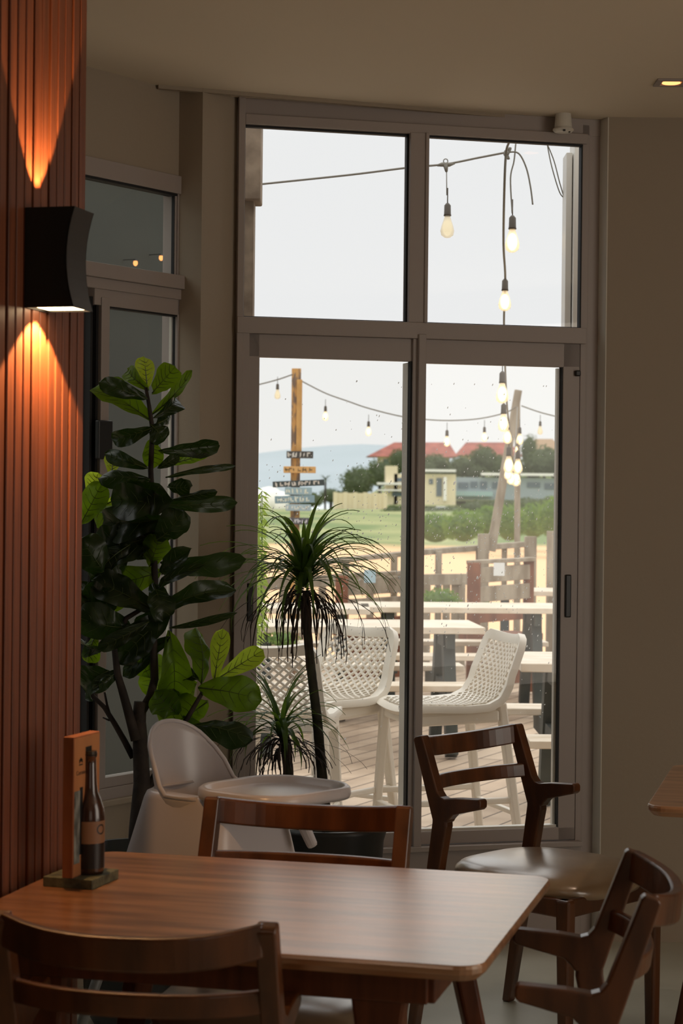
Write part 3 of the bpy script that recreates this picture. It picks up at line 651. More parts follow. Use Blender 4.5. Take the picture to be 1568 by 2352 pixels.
# ================================================================== OUTSIDE: bar stools
def bar_stool():
    t = empty('bar_stool', (0, 0, 0), 0, 'x', 'bar stool', 'white perforated plastic bar stools')
    prof = [(.225, .722), (.215, .738), (.17, .748), (.08, .745), (-.02, .742), (-.10, .748), (-.155, .770), (-.19, .815), (-.215, .87), (-.238, .93), (-.258, .985), (-.270, 1.018)]
    # resample by arclength
    d = [0]
    for i in range(1, len(prof)): d.append(d[-1]+math.hypot(prof[i][0]-prof[i-1][0], prof[i][1]-prof[i-1][1]))
    def pf(s_):
        s_ = max(0, min(d[-1], s_))
        for i in range(1, len(d)):
            if s_ <= d[i]+1e-9:
                q = (s_-d[i-1])/(d[i]-d[i-1]); return prof[i-1][0]+(prof[i][0]-prof[i-1][0])*q, prof[i-1][1]+(prof[i][1]-prof[i-1][1])*q
    T = d[-1]
    def hw(s_):
        q = s_/T; w = .205 if q < .45 else .205-.022*(q-.45)/.55
        e = min(q, 1-q)/.10
        if e < 1: w -= .045*(1-math.sqrt(max(0, 1-(1-e)**2)))
        return w
    def P(s_, a):
        y, z = pf(s_); w = hw(s_); return V3((a*w, y+.028*a*a*(1 if s_/T > .5 else 0)*min(1, (s_/T-.5)*4), z+.012*a*a))
    nu, nv = 17, 35; me_b = MB(); V = []; Fc = []; idx = {}
    s_lo, s_hi, am = T*.055, T*.94, .80
    def vid(i, j):
        if (i, j) not in idx: idx[(i, j)] = len(V); V.append(P(s_lo+(s_hi-s_lo)*j/nv, am*(-1+2*i/nu)))
        return idx[(i, j)]
    for j in range(1, nv):
        for i in range(1, nu):
            if (i+j) % 2: Fc.append((vid(i-1, j), vid(i, j-1), vid(i+1, j), vid(i, j+1)))
    me = bpy.data.meshes.new('lattice'); me.from_pydata([tuple(v) for v in V], [], Fc)
    bm = bmesh.new(); bm.from_mesh(me)
    fs = list(bm.faces); r_ = bmesh.ops.inset_individual(bm, faces=fs, thickness=.0040, use_even_offset=True)
    inner = [f for f in fs]; bmesh.ops.delete(bm, geom=inner, context='FACES'); bm.to_mesh(me); bm.free(); me.materials.append(m_stool)
    o = bpy.data.objects.new('lattice', me); col.objects.link(o); o.parent = t; md = o.modifiers.new('s', 'SOLIDIFY'); md.thickness = .010; md.offset = 0
    # broad smooth rim around the lattice
    rb = MB(); V = []; Fc = []; M = 60; ring = []
    for k in range(M+1): ring.append((k/M, 1))
    sid = [(T*k/40, 1) for k in range(41)]+[(T, 1-2*k/10) for k in range(1, 10)]+[(T-T*k/40, -1) for k in range(41)]+[(0, -1+2*k/10) for k in range(1, 10)]
    for s_, a in sid:
        q = s_/T; i_s = min(s_hi, max(s_lo, s_)); i_a = max(-am, min(am, a))
        pi, po = P(i_s, i_a), P(s_, a); t2 = (P(min(T, s_+.01), a)-P(max(0, s_-.01), a)).normalized(); nn = t2.cross(X).normalized()
        if nn.z > 0 or (q > .55 and nn.y > 0): nn = -nn
        V += [pi, po, po+nn*.030+(po-pi).normalized()*.004, pi+nn*.010]
    n = len(sid)
    for k in range(n):
        for j in range(4): Fc.append((4*k+j, 4*((k+1) % n)+j, 4*((k+1) % n)+(j+1) % 4, 4*k+(j+1) % 4))
    rb.add(V, Fc); rb.build('rim', m_stool, t, bevel=.004, smooth=True)
    for sx in (-1, 1):
        b = MB(); b.bar((sx*.17, .185, .73), (sx*.205, .225, 0), .040, .034, w2=.028, h2=.028); b.build('leg', m_stool, t, bevel=.007)
        b = MB(); b.bar((sx*.17, -.16, .76), (sx*.215, -.255, 0), .040, .036, w2=.028, h2=.028); b.build('leg', m_stool, t, bevel=.007)
    b = MB()
    b.bar((-.19, .205, .33), (.19, .205, .33), .03, .025); b.bar((-.19, -.215, .33), (.19, -.215, .33), .025, .02)
    for sx in (-1, 1): b.bar((sx*.19, .205, .38), (sx*.19, -.215, .38), .02, .025)
    b.build('footrest', m_stool, t, bevel=.006)
    b = MB(); b.bar((-.175, .18, .70), (.175, .18, .70), .03, .05); b.bar((-.175, -.15, .715), (.175, -.15, .715), .03, .05)
    for sx in (-1, 1): b.bar((sx*.178, .18, .70), (sx*.178, -.15, .71), .03, .05)
    b.build('seat_frame', m_stool, t, bevel=.012)
    return t
def face(dx, dy): return math.atan2(-dx, dy)
bs = bar_stool()
for i, (px, Yd, fw, lb) in enumerate(((1022, 7.55, (-.95, -.31), 'white perforated bar stool outside the right pane, its seat pointing left'),
        (738, 7.70, (-.62, -.78), 'white perforated bar stool outside behind the dragon tree stem, beside the pane edge'),
        (640, 7.12, (.16, .99), 'white perforated bar stool outside at the far left of the door, seen from its back'))):
    o = bs if i == 0 else copy_tree(bs)
    q = at(px, 1620, Yd); o.location = (q.x, Yd, 0); o.rotation_euler = (0, 0, face(*fw)); o.scale = (1, 1, .972); o['label'] = lb

# ------------------------------------------------------------------ deck, sand, hill
dm = MATS['deck']; nt = dm.node_tree; N = nt.nodes; L = nt.links
tc = N.new('ShaderNodeTexCoord'); mp = N.new('ShaderNodeMapping'); mp.inputs['Rotation'].default_value = (0, 0, math.radians(-64)); br_ = N.new('ShaderNodeTexBrick')
br_.inputs['Color1'].default_value = srgb(206, 184, 160); br_.inputs['Color2'].default_value = srgb(184, 160, 136); br_.inputs['Mortar'].default_value = srgb(96, 80, 66)
br_.inputs['Scale'].default_value = 1; br_.inputs['Mortar Size'].default_value = .006; br_.inputs['Brick Width'].default_value = 2.4; br_.inputs['Row Height'].default_value = .14
L.new(tc.outputs['Object'], mp.inputs[0]); L.new(mp.outputs[0], br_.inputs['Vector'])
nz = N.new('ShaderNodeTexNoise'); nz.inputs['Scale'].default_value = 3; mx = N.new('ShaderNodeMixRGB'); mx.blend_type = 'MULTIPLY'; mx.inputs[0].default_value = .5
rp = N.new('ShaderNodeValToRGB'); rp.color_ramp.elements[0].color = (.55, .5, .45, 1); rp.color_ramp.elements[0].position = .35; rp.color_ramp.elements[1].position = .6
L.new(mp.outputs[0], nz.inputs['Vector']); L.new(nz.outputs['Fac'], rp.inputs[0]); L.new(br_.outputs['Color'], mx.inputs[1]); L.new(rp.outputs[0], mx.inputs[2]); L.new(mx.outputs[0], N['Principled BSDF'].inputs['Base Color'])
b = MB(); b.prism([(-8, 3.0), (-2.95, 3.45), (-.70, 6.48), (-.42, 6.62), (.95, 6.96), (10, 6.96), (10, 19.2), (-8, 19.2)], (0, 0, -.08), X, Y_, Z*.06); S(b.build('deck', m_deck), None, None)

def ssm(a, b_, x): t_ = max(0, min(1, (x-a)/(b_-a))); return t_*t_*(3-2*t_)
def hgt(x, y):
    u = x/y*FP+784
    h = -2.0+2.3*ssm(125, 240, y)
    h += 7.5*ssm(302, 345, y)*ssm(760, 1000, u)
    h -= 3.0*ssm(260, 420, y)*(1-ssm(700, 800, u))
    return h+noise.noise(V3((x*.05, y*.05, 0)))*.25
b = MB(); V = []; Fc = []; ys = [19.2, 22, 30, 45, 65, 90, 110, 125, 138, 150, 162, 175, 190, 210, 230, 250, 270, 290, 310, 330, 350, 380, 420]; nx = 60
for y in ys:
    for i in range(nx+1):
        x = (-.22+.5*i/nx)*y if y > 40 else (-.22+.5*i/nx)*40
        V.append((x, y, hgt(x, max(y, 1))))
for j in range(len(ys)-1):
    for i in range(nx): k = j*(nx+1)+i; Fc.append((k, k+1, k+nx+2, k+nx+1))
b.add(V, Fc)
gm = mat('beach_and_grass', srgb(232, 184, 138), .9); nt = gm.node_tree; N = nt.nodes; L = nt.links
tc = N.new('ShaderNodeTexCoord'); sp = N.new('ShaderNodeSeparateXYZ'); L.new(tc.outputs['Object'], sp.inputs[0])
nz = N.new('ShaderNodeTexNoise'); nz.inputs['Scale'].default_value = .09; nz.inputs['Detail'].default_value = 6; L.new(tc.outputs['Object'], nz.inputs['Vector'])
ma = N.new('ShaderNodeMath'); ma.operation = 'MULTIPLY_ADD'; ma.inputs[1].default_value = 22; L.new(nz.outputs['Fac'], ma.inputs[0]); L.new(sp.outputs['Y'], ma.inputs[2])
mr = N.new('ShaderNodeMapRange'); mr.inputs[1].default_value = 152; mr.inputs[2].default_value = 158; L.new(ma.outputs[0], mr.inputs[0])
gr = N.new('ShaderNodeValToRGB'); gr.color_ramp.elements[0].color = srgb(112, 130, 78); gr.color_ramp.elements[1].color = srgb(158, 160, 108); gr.color_ramp.elements[0].position = .4; gr.color_ramp.elements[1].position = .62
L.new(nz.outputs['Fac'], gr.inputs[0]); mx = N.new('ShaderNodeMixRGB'); mx.inputs[1].default_value = srgb(240, 192, 146); L.new(mr.outputs[0], mx.inputs[0]); L.new(gr.outputs[0], mx.inputs[2])
L.new(mx.outputs[0], N['Principled BSDF'].inputs['Base Color'])
S(b.build('beach_ground', gm, smooth=True))
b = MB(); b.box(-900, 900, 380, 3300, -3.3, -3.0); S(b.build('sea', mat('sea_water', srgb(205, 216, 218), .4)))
# far headland across the bay, haze put into its pale blue-grey colour
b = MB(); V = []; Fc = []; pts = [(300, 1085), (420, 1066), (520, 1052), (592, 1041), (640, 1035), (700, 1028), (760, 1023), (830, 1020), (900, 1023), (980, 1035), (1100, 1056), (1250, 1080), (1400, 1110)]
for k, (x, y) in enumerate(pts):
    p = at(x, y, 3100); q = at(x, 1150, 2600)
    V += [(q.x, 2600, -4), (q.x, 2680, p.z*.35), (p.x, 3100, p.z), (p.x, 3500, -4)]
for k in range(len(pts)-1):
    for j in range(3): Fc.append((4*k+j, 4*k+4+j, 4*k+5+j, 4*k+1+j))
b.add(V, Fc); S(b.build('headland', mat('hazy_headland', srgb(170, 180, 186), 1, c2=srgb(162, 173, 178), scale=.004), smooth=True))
b = MB()
for (x, y, w, h) in ((612, 1128, 42, 26), (640, 1136, 36, 20), (590, 1136, 30, 18)):
    p = at(x, y, 360); b.ball((p.x, 372, p.z-2.5), w*.08, 5, 2.4+h*.04, 14, 8)
S(b.build('white_dune', mat('pale_dune', srgb(240, 236, 228), 1), smooth=True))

# ------------------------------------------------------------------ picnic tables and benches
def picnic(loc, rz, label, L_=1.8, w=.75, bench=True):
    t = empty('picnic_table', loc, rz, label, 'picnic table', 'black-legged picnic tables on the deck')
    b = MB(); np_ = 5
    for k in range(np_):
        y = -w/2+w*(k+.5)/np_; b.box(-L_/2, L_/2, y-w/np_/2+.004, y+w/np_/2-.004, .715, .755)
    b.build('tabletop', m_ttop, t, bevel=.004)
    if bench:
        for s in (-1, 1):
            b = MB(); b.box(-L_/2, L_/2, s*.68-.13, s*.68-.004, .415, .45); b.box(-L_/2, L_/2, s*.68+.004, s*.68+.13, .415, .45); b.build('bench_seat', m_ttop, t, bevel=.004)
    for sx in (-1, 1):
        x = sx*(L_/2-.20)
        b = MB(); b.bar((x, -w/2+.04, .67), (x, w/2-.04, .67), .05, .09); b.bar((x, -.80, .37), (x, .80, .37), .05, .09); b.build('cross_beam', m_tleg, t)
        for s in (-1, 1):
            b = MB(); b.bar((x, s*.18, .70), (x, s*.42, 0), .10, .07, up=(1, 0, 0)); b.build('leg', m_tleg, t)
    return t
q = atz(1103, 1396, .75)
for (px, py, rz, lb, L_) in ((1062, 1396, 2, 'dark-legged picnic table in the right pane with the long level pale top', 1.45),
                         (535, 1396, 0, 'picnic table with pale level top and brown edge behind the dragon tree', 1.9),
                         (815, 1440, 4, 'picnic table whose pale top ends left of the right-hand stool back', 1.5),
                         (1330, 1360, -4, 'farthest picnic table, broad pale top reaching the right frame edge', 1.6),
                         (1612, 1528, 0, 'picnic table mostly hidden by the right door frame, black leg and bench end showing', 1.7)):
    q = atz(px, py, .75)
    picnic((q.x, q.y+.3, 0), math.radians(rz), lb, L_, bench=(py != 1360))

# ------------------------------------------------------------------ deck railing
def P_(x, y, Yd): return at(x, y, Yd)
rl = empty('deck_railing', (0, 18, 0), 0, 'weathered grey timber railing along the deck edge above the sand', 'railing')
def rp_(mb, name, mt=None, bevel=.004, par=None):
    par = par or rl; o = mb.build(name, mt or m_grey, par, bevel=bevel); o.matrix_parent_inverse = Matrix.Translation(-par.location); return o
b = MB(); b.bar(P_(770, 1288, 17), P_(962, 1268, 18), .12, .04); b.bar(P_(962, 1269, 18), P_(1202, 1250, 18.6), .12, .05); b.bar(P_(560, 1308, 16), P_(770, 1288, 17), .12, .04); rp_(b, 'top_rail')
b = MB(); b.bar(P_(560, 1345, 16), P_(770, 1332, 17), .05, .10); b.bar(P_(770, 1334, 17), P_(1085, 1330, 18), .05, .10); rp_(b, 'middle_rail')
for (x, yt, yb, Yd, w) in ((600, 1305, 1560, 16.2, .06), (690, 1297, 1540, 16.6, .06), (794, 1286, 1530, 17, .06), (905, 1275, 1530, 17.6, .06), (1007, 1266, 1520, 18, .06), (1100, 1258, 1520, 18.3, .06), (1158, 1256, 1520, 18.5, .05), (1187, 1256, 1520, 18.5, .05)):
    b = MB(); b.bar(P_(x, yt, Yd), (P_(x, yt, Yd).x, Yd, -.3), w, w); rp_(b, 'baluster')
for (x, yt, Yd, w) in ((1110, 1226, 18.2, .10), (1218, 1232, 18.6, .11), (1272, 1220, 17.5, .12)):
    b = MB(); b.bar(P_(x, yt, Yd), (P_(x, yt, Yd).x, Yd, -.3), w, w); rp_(b, 'post')
for x in (650, 740, 850, 980, 1025, 1045, 1060):
    b = MB(); p = P_(x, 1336, 17.9); b.bar(p, (p.x, p.y, -.3), .07, .03); rp_(b, 'baluster')

# timber enclosures with notices
def enclosure(x0, x1, yt, Yd, label, notice, lean=0, ntc=srgb(228, 230, 228)):
    a_ = at(x0, yt, Yd); e_ = at(x1, yt-8, Yd+.35)
    t = empty('timber_seat_back', (a_.x, a_.y, 0), 0, label, 'timber seat')
    def pp(mb, nm, mt, bv=.004): o = mb.build(nm, mt, t, bevel=bv); o.matrix_parent_inverse = Matrix.Translation(-t.location); return o
    for q, w in ((a_, .10), (e_, .08)):
        b = MB(); b.bar((q.x, q.y, 0), (q.x, q.y, q.z), w, w); pp(b, 'post', m_brown)
    for k, h in enumerate((.05, .20, .36)):
        b = MB(); b.bar((a_.x, a_.y-.03, a_.z-h-.05), (e_.x, e_.y-.03, e_.z-h-.05), .03, .12); pp(b, 'board', m_grey if k < 2 else m_brown)
    b = MB(); b.bar((a_.x-.03, a_.y, a_.z), (e_.x+.03, e_.y, e_.z), .1, .03); pp(b, 'cap_rail', m_grey)
    b = MB(); b.bar((a_.x, a_.y, .45), (e_.x, e_.y, .45), .35, .05); b.bar((a_.x, a_.y, .25), (e_.x, e_.y, .25), .04, .35); pp(b, 'seat', m_brown)
    n0 = at(notice[0], notice[1], Yd-.02); n1 = at(notice[2], notice[3], Yd-.02)
    b = MB(); b.box(n0.x, n1.x, n0.y-.06, n0.y-.05, n1.z, n0.z); pp(b, 'notice', mat('notice_'+str(x0), ntc, .6), 0)
enclosure(1088, 1214, 1292, 15.2, 'brown and grey timber seat back with a white notice, below the leaning pole', (1132, 1292, 1157, 1322))
enclosure(785, 940, 1322, 15.6, 'timber seat back with a pale blue notice behind the dragon tree leaves', (836, 1308, 862, 1338), ntc=srgb(176, 200, 210))

# ------------------------------------------------------------------ signpost
sp0 = at(681, 1100, 16)
sg = empty('signpost', (sp0.x, 16, -.3), 0, 'timber signpost with peeling paint and seven crooked painted boards', 'signpost')
def gp(mb, name, mt, bevel=.003, par=None, lab=None):
    par = par or sg; o = mb.build(name, mt, par, bevel=bevel); o.matrix_parent_inverse = Matrix.Translation(-par.location)
    if lab: o['label'] = lab
    return o
tp = at(680.5, 846, 16); b = MB(); b.obox((tp.x, 16.03, (tp.z-.3)/2), X*.038, Y_*.03, Z*(tp.z+.3)/2); gp(b, 'post', m_gold)
tp2 = at(688, 872, 16); b = MB(); b.obox((tp2.x, 15.985, (tp2.z+1.9)/2), X*.022, Y_*.012, Z*(tp2.z-1.9)/2); gp(b, 'post_strip', mat('raw_timber', srgb(206, 160, 94), .8, c2=srgb(180, 136, 80), scale=8))
signs = [(658, 1036, 719, 1053, 0, srgb(70, 66, 62), srgb(205, 200, 190), 'dark'), (651, 1071, 725, 1087, 0, srgb(206, 160, 100), srgb(120, 96, 62), 'tan'),
 (626, 1103, 744, 1118, -3, srgb(58, 66, 66), srgb(205, 196, 184), 'black'), (654, 1119, 716, 1137, 0, srgb(150, 172, 178), srgb(214, 214, 196), 'pale blue'),
 (631, 1138, 722, 1156, -2, srgb(128, 152, 160), srgb(214, 216, 200), 'blue-grey'), (656, 1158, 714, 1174, 0, srgb(160, 178, 184), srgb(216, 216, 204), 'light blue'),
 (655, 1189, 716, 1205, 0, srgb(84, 82, 86), srgb(206, 204, 206), 'charcoal')]
for k, (x0, y0, x1, y1, tl, c0, c1, nm) in enumerate(signs):
    a_ = at(x0, y0, 15.95); e_ = at(x1, y1, 15.95); cc = (a_+e_)/2; hw_ = (e_.x-a_.x)/2; hh = (a_.z-e_.z)/2
    ti = math.radians(-tl); ax = V3((math.cos(ti), 0, math.sin(ti))); az = V3((-math.sin(ti), 0, math.cos(ti)))
    b = MB(); b.obox(cc, ax*hw_, Y_*.009, az*hh)
    so = gp(b, 'sign_board', mat('sign_paint_%s' % nm.replace(' ', '_'), c0, .8), lab=nm+' painted board')
    b = MB(); rnd = random.Random(k); x = -hw_*.86
    while x < hw_*.80:      # worn, unreadable hand-painted strokes
        h_ = hh*rnd.uniform(.35, .62); w_ = rnd.uniform(.006, .016)
        b.obox(cc+ax*x+az*rnd.uniform(-.1, .1)*hh-Y_*.0095, ax*w_*.5+az*rnd.uniform(-.01, .01), Y_*.001, az*h_)
        if rnd.random() < .6: b.obox(cc+ax*(x+.012)+az*h_*rnd.choice((-.8, 0, .8))-Y_*.0095, ax*.010, Y_*.001, az*.005)
        x += rnd.uniform(.018, .04)
    b.build('lettering', mat('sign_letters_%s' % nm.replace(' ', '_'), c1, .8), so)

# ------------------------------------------------------------------ poles
def pole(pts, Yd, w, name, label, cat, mt=m_grey):
    a_ = at(*pts[0], Yd); e_ = at(*pts[1], Yd); b = MB(); b.bar((a_.x, a_.y, a_.z), (e_.x, e_.y, e_.z), w, w*.8, w2=w*.8); o = b.build(name, mt, bevel=.005)
    return tag(o, label, cat)
pole([(1127, 1266), (1190, 896)], 18.28, .085, 'leaning_pole', 'pale timber pole leaning right behind the deck railing', 'pole')
pole([(1187, 1585), (1188, 905)], 19.1, .062, 'upright_pole', 'upright timber pole crossing the leaning pole, carrying the string lights', 'pole', m_grey)
# building pillar and fascia seen through the upper panes
mcol = mat('rough_post', srgb(150, 132, 112), .9, c2=srgb(112, 96, 80), scale=12, bump=.4)
t_a = at(552, 285, 7.0); t_b = at(584, 740, 7.0)
b = MB(); b.box(at(530, 500, 7.0).x, at(583, 500, 7.0).x, 7.0, 7.12, 2.07, 3.6); b.box(at(530, 400, 6.98).x, at(600, 300, 6.98).x, 6.97, 7.13, at(560, 460, 6.98).z, 3.6)
b.box(at(530, 500, 7.0).x, at(582, 500, 7.0).x, 7.0, 7.12, 0, 2.07) if False else None
o = b.build('roof_post', mcol, bevel=.006); tag(o, 'rough brown-grey stepped post outside the upper left pane', 'post')
b = MB(); x0 = at(1299, 500, 7.3).x; b.box(x0, x0+.022, 7.3, 7.42, 2.10, at(1300, 350, 7.3).z); b.box(x0+.026, x0+.12, 7.26, 7.42, 1.9, 3.4)
o = b.build('awning_post', m_framew, bevel=.002); tag(o, 'pale grey metal upright outside the upper right pane', 'post')

# ------------------------------------------------------------------ string lights
def string_light(label, cable, bulbs, thick=.006, Y0=16, fil=None):
    t = empty('string_light', tuple(cable[0]) if cable else (0, 0, 0), 0, label, 'string lights', 'bulb strings over the deck')
    inv = Matrix.Translation(-t.location)
    def pp(mb, nm, mt, par, sm=True): o = mb.build(nm, mt, par, smooth=sm); o.matrix_parent_inverse = inv if par is t else Matrix.Identity(4); return o
    b = MB(); b.tube(cable, thick/2, 6); pp(b, 'cable', m_wire, t)
    for (c, s_) in bulbs:       # bulb centre and scale (1 = 60 mm bulb)
        c = V3(c); b = MB(); top = c+Z*.075*s_
        b.lathe([(.006*s_, .055*s_), (.014*s_, .045*s_), (.015*s_, .008*s_), (.017*s_, .0)], top-Z*.03*s_, 10); b.tube([top+Z*.02*s_, top+Z*.09*s_], .0025, 5)
        so = pp(b, 'bulb_socket', m_sock, t)
        b = MB(); b.lathe([(.012*s_, .045*s_), (.016*s_, .03*s_), (.026*s_, .0), (.030*s_, -.02*s_), (.026*s_, -.038*s_), (.012*s_, -.048*s_), (.001, -.05*s_)], c, 14); pp(b, 'bulb', m_bulb, so)
        b = MB(); b.ball(c-Z*.006*s_, .021*s_, .021*s_, .036*s_, 10, 8); pp(b, 'filament', fil or m_fil, so)
    return t
def crv(pts, Yd=None):
    P = [at(p[0], p[1], p[2] if len(p) > 2 else Yd) for p in pts]; Q = []
    for i in range(len(P)-1):
        p0, p1, p2, p3 = P[max(0, i-1)], P[i], P[i+1], P[min(len(P)-1, i+2)]
        for k in range(6):
            u = k/6; Q.append(.5*((2*p1)+(p2-p0)*u+(2*p0-5*p1+4*p2-p3)*u*u+(3*p1-p0-3*p2+p3)*u*u*u))
    return Q+[P[-1]]
string_light('string of one clear bulb hanging left of the signpost top', crv([(540, 895), (595, 883), (637, 872), (672, 860)], 16), [(at(637, 905, 16), .85)], fil=m_film, thick=.012)
string_light('long sagging bulb string from the signpost to the leaning pole', crv([(692, 875), (747, 903), (800, 922), (847, 938), (925, 957), (1000, 965), (1060, 965), (1110, 960), (1160, 948), (1186, 934)], 16.6),
             [(at(747, 955, 16.6), .85), (at(846, 990, 16.6), .85), (at(1026, 1013, 16.6), .95), (at(1112, 1003, 16.6), .85)], thick=.012)
string_light('single amber bulb on the string right of the leaning pole', crv([(1197, 932), (1240, 947), (1290, 960), (1340, 975)], 17), [(at(1240, 988, 17), .8)], fil=m_film, thick=.012)
string_light('near cable crossing the upper panes with one large pale bulb', crv([(560, 428), (600, 423), (800, 402), (937, 385), (1023, 377), (1100, 362), (1162, 350)], 8.0), [(at(1027, 520, 8.0), .95)], fil=m_film, thick=.009)
# connector above the first big bulb and the knot
t = empty('cable_joint', at(1023, 378, 8.0), 0, 'grey moulded cable joint above the large pale bulb in the upper right pane', 'cable joint')
b = MB(); b.tube([V3((-.035, 0, -.004)), V3((-.015, 0, 0)), V3((.015, 0, 0)), V3((.038, 0, .006))], [.004, .009, .009, .004], 8); b.tube([V3((0, 0, 0)), V3((.004, 0, -.03))], [.012, .005], 8); b.tube([V3((.004, 0, -.03)), V3((.006, 0, -.125))], .0022, 5); b.build('housing', m_wire, t, smooth=True)
b = MB(); b.tube([V3((.009*math.cos(a*PI/6), 0, .014+.009*math.sin(a*PI/6))) for a in range(12)], .0022, 6, closed=True); b.build('hanging_loop', m_wire, t, smooth=True)
hang = [(1170, 325, 7.6), (1162, 350, 7.7), (1158, 430, 7.8), (1156, 560, 8.2), (1160, 640, 8.6), (1157, 740, 9.2), (1160, 850, 10), (1164, 930, 11), (1170, 990, 12.2), (1176, 1035, 13.4), (1180, 1060, 14.5), (1184, 1010, 16), (1188, 935, 18)]
string_light('bundle of glowing bulbs hanging one below another down to the leaning pole', crv(hang),
    [(at(1176, 552, 7.9), 1.0), (at(1159, 690, 8.6), .95), (at(1153, 902, 9.6), 1.05), (at(1156, 970, 10.4), 1.0), (at(1165, 1002, 11.6), .9), (at(1193, 1008, 14), .85),
     (at(1185, 1032, 16), .6), (at(1168, 1066, 12.6), 1.15), (at(1189, 1070, 13.6), 1.1), (at(1166, 1087, 13.2), .9), (at(1173, 1097, 13.8), 1), (at(1185, 1099, 14.2), 1.15)], thick=.010)
b = MB(); b.tube(crv([(1164, 350), (1190, 352), (1208, 385), (1218, 430), (1223, 470)], 7.8), .0035, 6); b.tube(crv([(1184, 330), (1180, 370), (1172, 410), (1176, 490)], 7.8), .003, 6); b.tube(crv([(1160, 345), (1168, 365), (1158, 352), (1172, 340), (1162, 362)], 7.8), .005, 6)
o = b.build('loose_cable', m_wire, smooth=True); tag(o, 'loose cable end curling down from the knot in the upper right pane', 'cable')
b = MB(); b.tube(crv([(1256, 330), (1272, 370), (1285, 420), (1300, 470)], 7.4), .0022, 6); b.tube(crv([(1256, 330), (1266, 380), (1284, 440), (1296, 455)], 7.4), .0022, 6)
o = b.build('thin_cable', m_wire, smooth=True); tag(o, 'two thin cables hanging beside the pale metal upright', 'cable')

# ------------------------------------------------------------------ vegetation outside
def bush(c, rx, ry, rz, n, mt, name, label, cat, group, ls=.5, seed=1, trunk=None):
    rnd = random.Random(seed); b = MB()
    for i in range(n):
        a = rnd.uniform(0, 2*PI); e = math.asin(rnd.uniform(-.6, 1)); r = rnd.uniform(.72, 1.0)*(1+.22*noise.noise(V3((a*1.3, e*2, seed))))
        p = V3(c)+V3((math.cos(a)*math.cos(e)*rx*r, math.sin(a)*math.cos(e)*ry*r, math.sin(e)*rz*r))
        s_ = ls*rnd.uniform(.6, 1.2); u = V3((rnd.uniform(-1, 1), rnd.uniform(-1, 1), rnd.uniform(-.6, .8))).normalized(); v = u.cross(V3((rnd.uniform(-1, 1), rnd.uniform(-1, 1), rnd.uniform(-1, 1)))).normalized()
        b.add([p-u*s_, p+v*s_*.35, p+u*s_, p-v*s_*.35], [(0, 1, 2, 3)])
    k0 = MB(); k0.ball(c, rx*.72, ry*.72, rz*.78, 14, 9)
    t = empty(name, (c[0], c[1], c[2]-rz), 0, label, cat, group)
    for mb, nm in ((b, 'foliage'), (k0, 'inner_foliage')):
        o = mb.build(nm, mt, t); o.matrix_parent_inverse = Matrix.Translation(-t.location)
    if trunk:
        k1 = MB(); k1.tube([V3(c)-Z*rz*.5, V3(c)-Z*(rz+trunk)], trunk*.07+.1, 8); o = k1.build('trunk', m_bark, t); o.matrix_parent_inverse = Matrix.Translation(-t.location)
    return t
def bushpx(x, y, rpx, rpy, Yd, mt, name, label, cat, group, n=520, seed=1, ls=None, trunk=None):
    p = at(x, y, Yd); k = Yd/FP; bush((p.x, Yd, p.z), rpx*k, rpx*k, rpy*k, n, mt, name, label, cat, group, ls or rpx*k*.12, seed, trunk)
GB = 'green scrub on the dune behind the railing'
for i, (x, y, rx, ry, Yd, lb) in enumerate(((1000, 1215, 52, 40, 140, 'green scrub bush at the left edge of the right pane'), (1065, 1212, 50, 42, 135, 'green scrub bush left of the leaning pole foot'),
        (1120, 1200, 44, 40, 142, 'green scrub bush crossed by the leaning pole'), (1170, 1205, 42, 48, 130, 'green scrub bush between the leaning and upright poles'),
        (1225, 1200, 44, 46, 138, 'green scrub bush right of the upright pole'), (1275, 1195, 46, 60, 128, 'green scrub bush at the right edge of the right pane'))):
    bushpx(x, y, rx, ry, Yd, m_leafout, 'scrub_bush', lb, 'bush', GB, 900, i+1)
GT = 'trees on the slope among the houses'
for i, (x, y, rx, ry, Yd, lb) in enumerate(((820, 1110, 42, 40, 300, 'dark tree left of the cream house seen through the left pane'), (872, 1090, 40, 36, 312, 'dark tree below the end of the first red roof'),
        (915, 1062, 26, 34, 318, 'dark tree beside the central mullion in the left pane'), (1000, 1066, 36, 24, 318, 'tree below the first red roof in the right pane'), (1062, 1072, 34, 28, 316, 'tree in the gap between the two red roofs'),
        (1110, 1056, 36, 34, 318, 'tree in front of the second red roof'), (1215, 1040, 24, 46, 322, 'tall tree right of the upright pole'), (1250, 1062, 46, 40, 316, 'broad tree at the right edge above the long grey house'),
        (700, 1150, 44, 22, 290, 'low dark tree behind the lower sign boards'), (760, 1140, 30, 18, 295, 'low tree left of the pale garden wall'))):
    bushpx(x, y, rx, ry, Yd, m_leafdk, 'tree', lb, 'tree', GT, 620, i+21, trunk=2.0)
for i, (x, y, rx, ry, lb) in enumerate(((985, 1080, 26, 24, 'small tree just right of the mullion above the cream house'), (1030, 1084, 34, 20, 'low tree above the right end of the cream house'), (1085, 1084, 36, 20, 'low tree left of the glowing bulbs, above the long house'),
        (1145, 1072, 34, 30, 'tree directly behind the glowing bulbs'), (1185, 1078, 28, 26, 'tree behind the crossing poles'), (1225, 1080, 30, 24, 'low tree right of the poles, above the long house'), (1280, 1078, 34, 30, 'low tree at the right frame edge above the long house'))):
    bushpx(x, y, rx, ry, 316+(i % 2)*14, m_leafdk, 'tree', lb, 'tree', GT, 520, i+61, trunk=2.0)
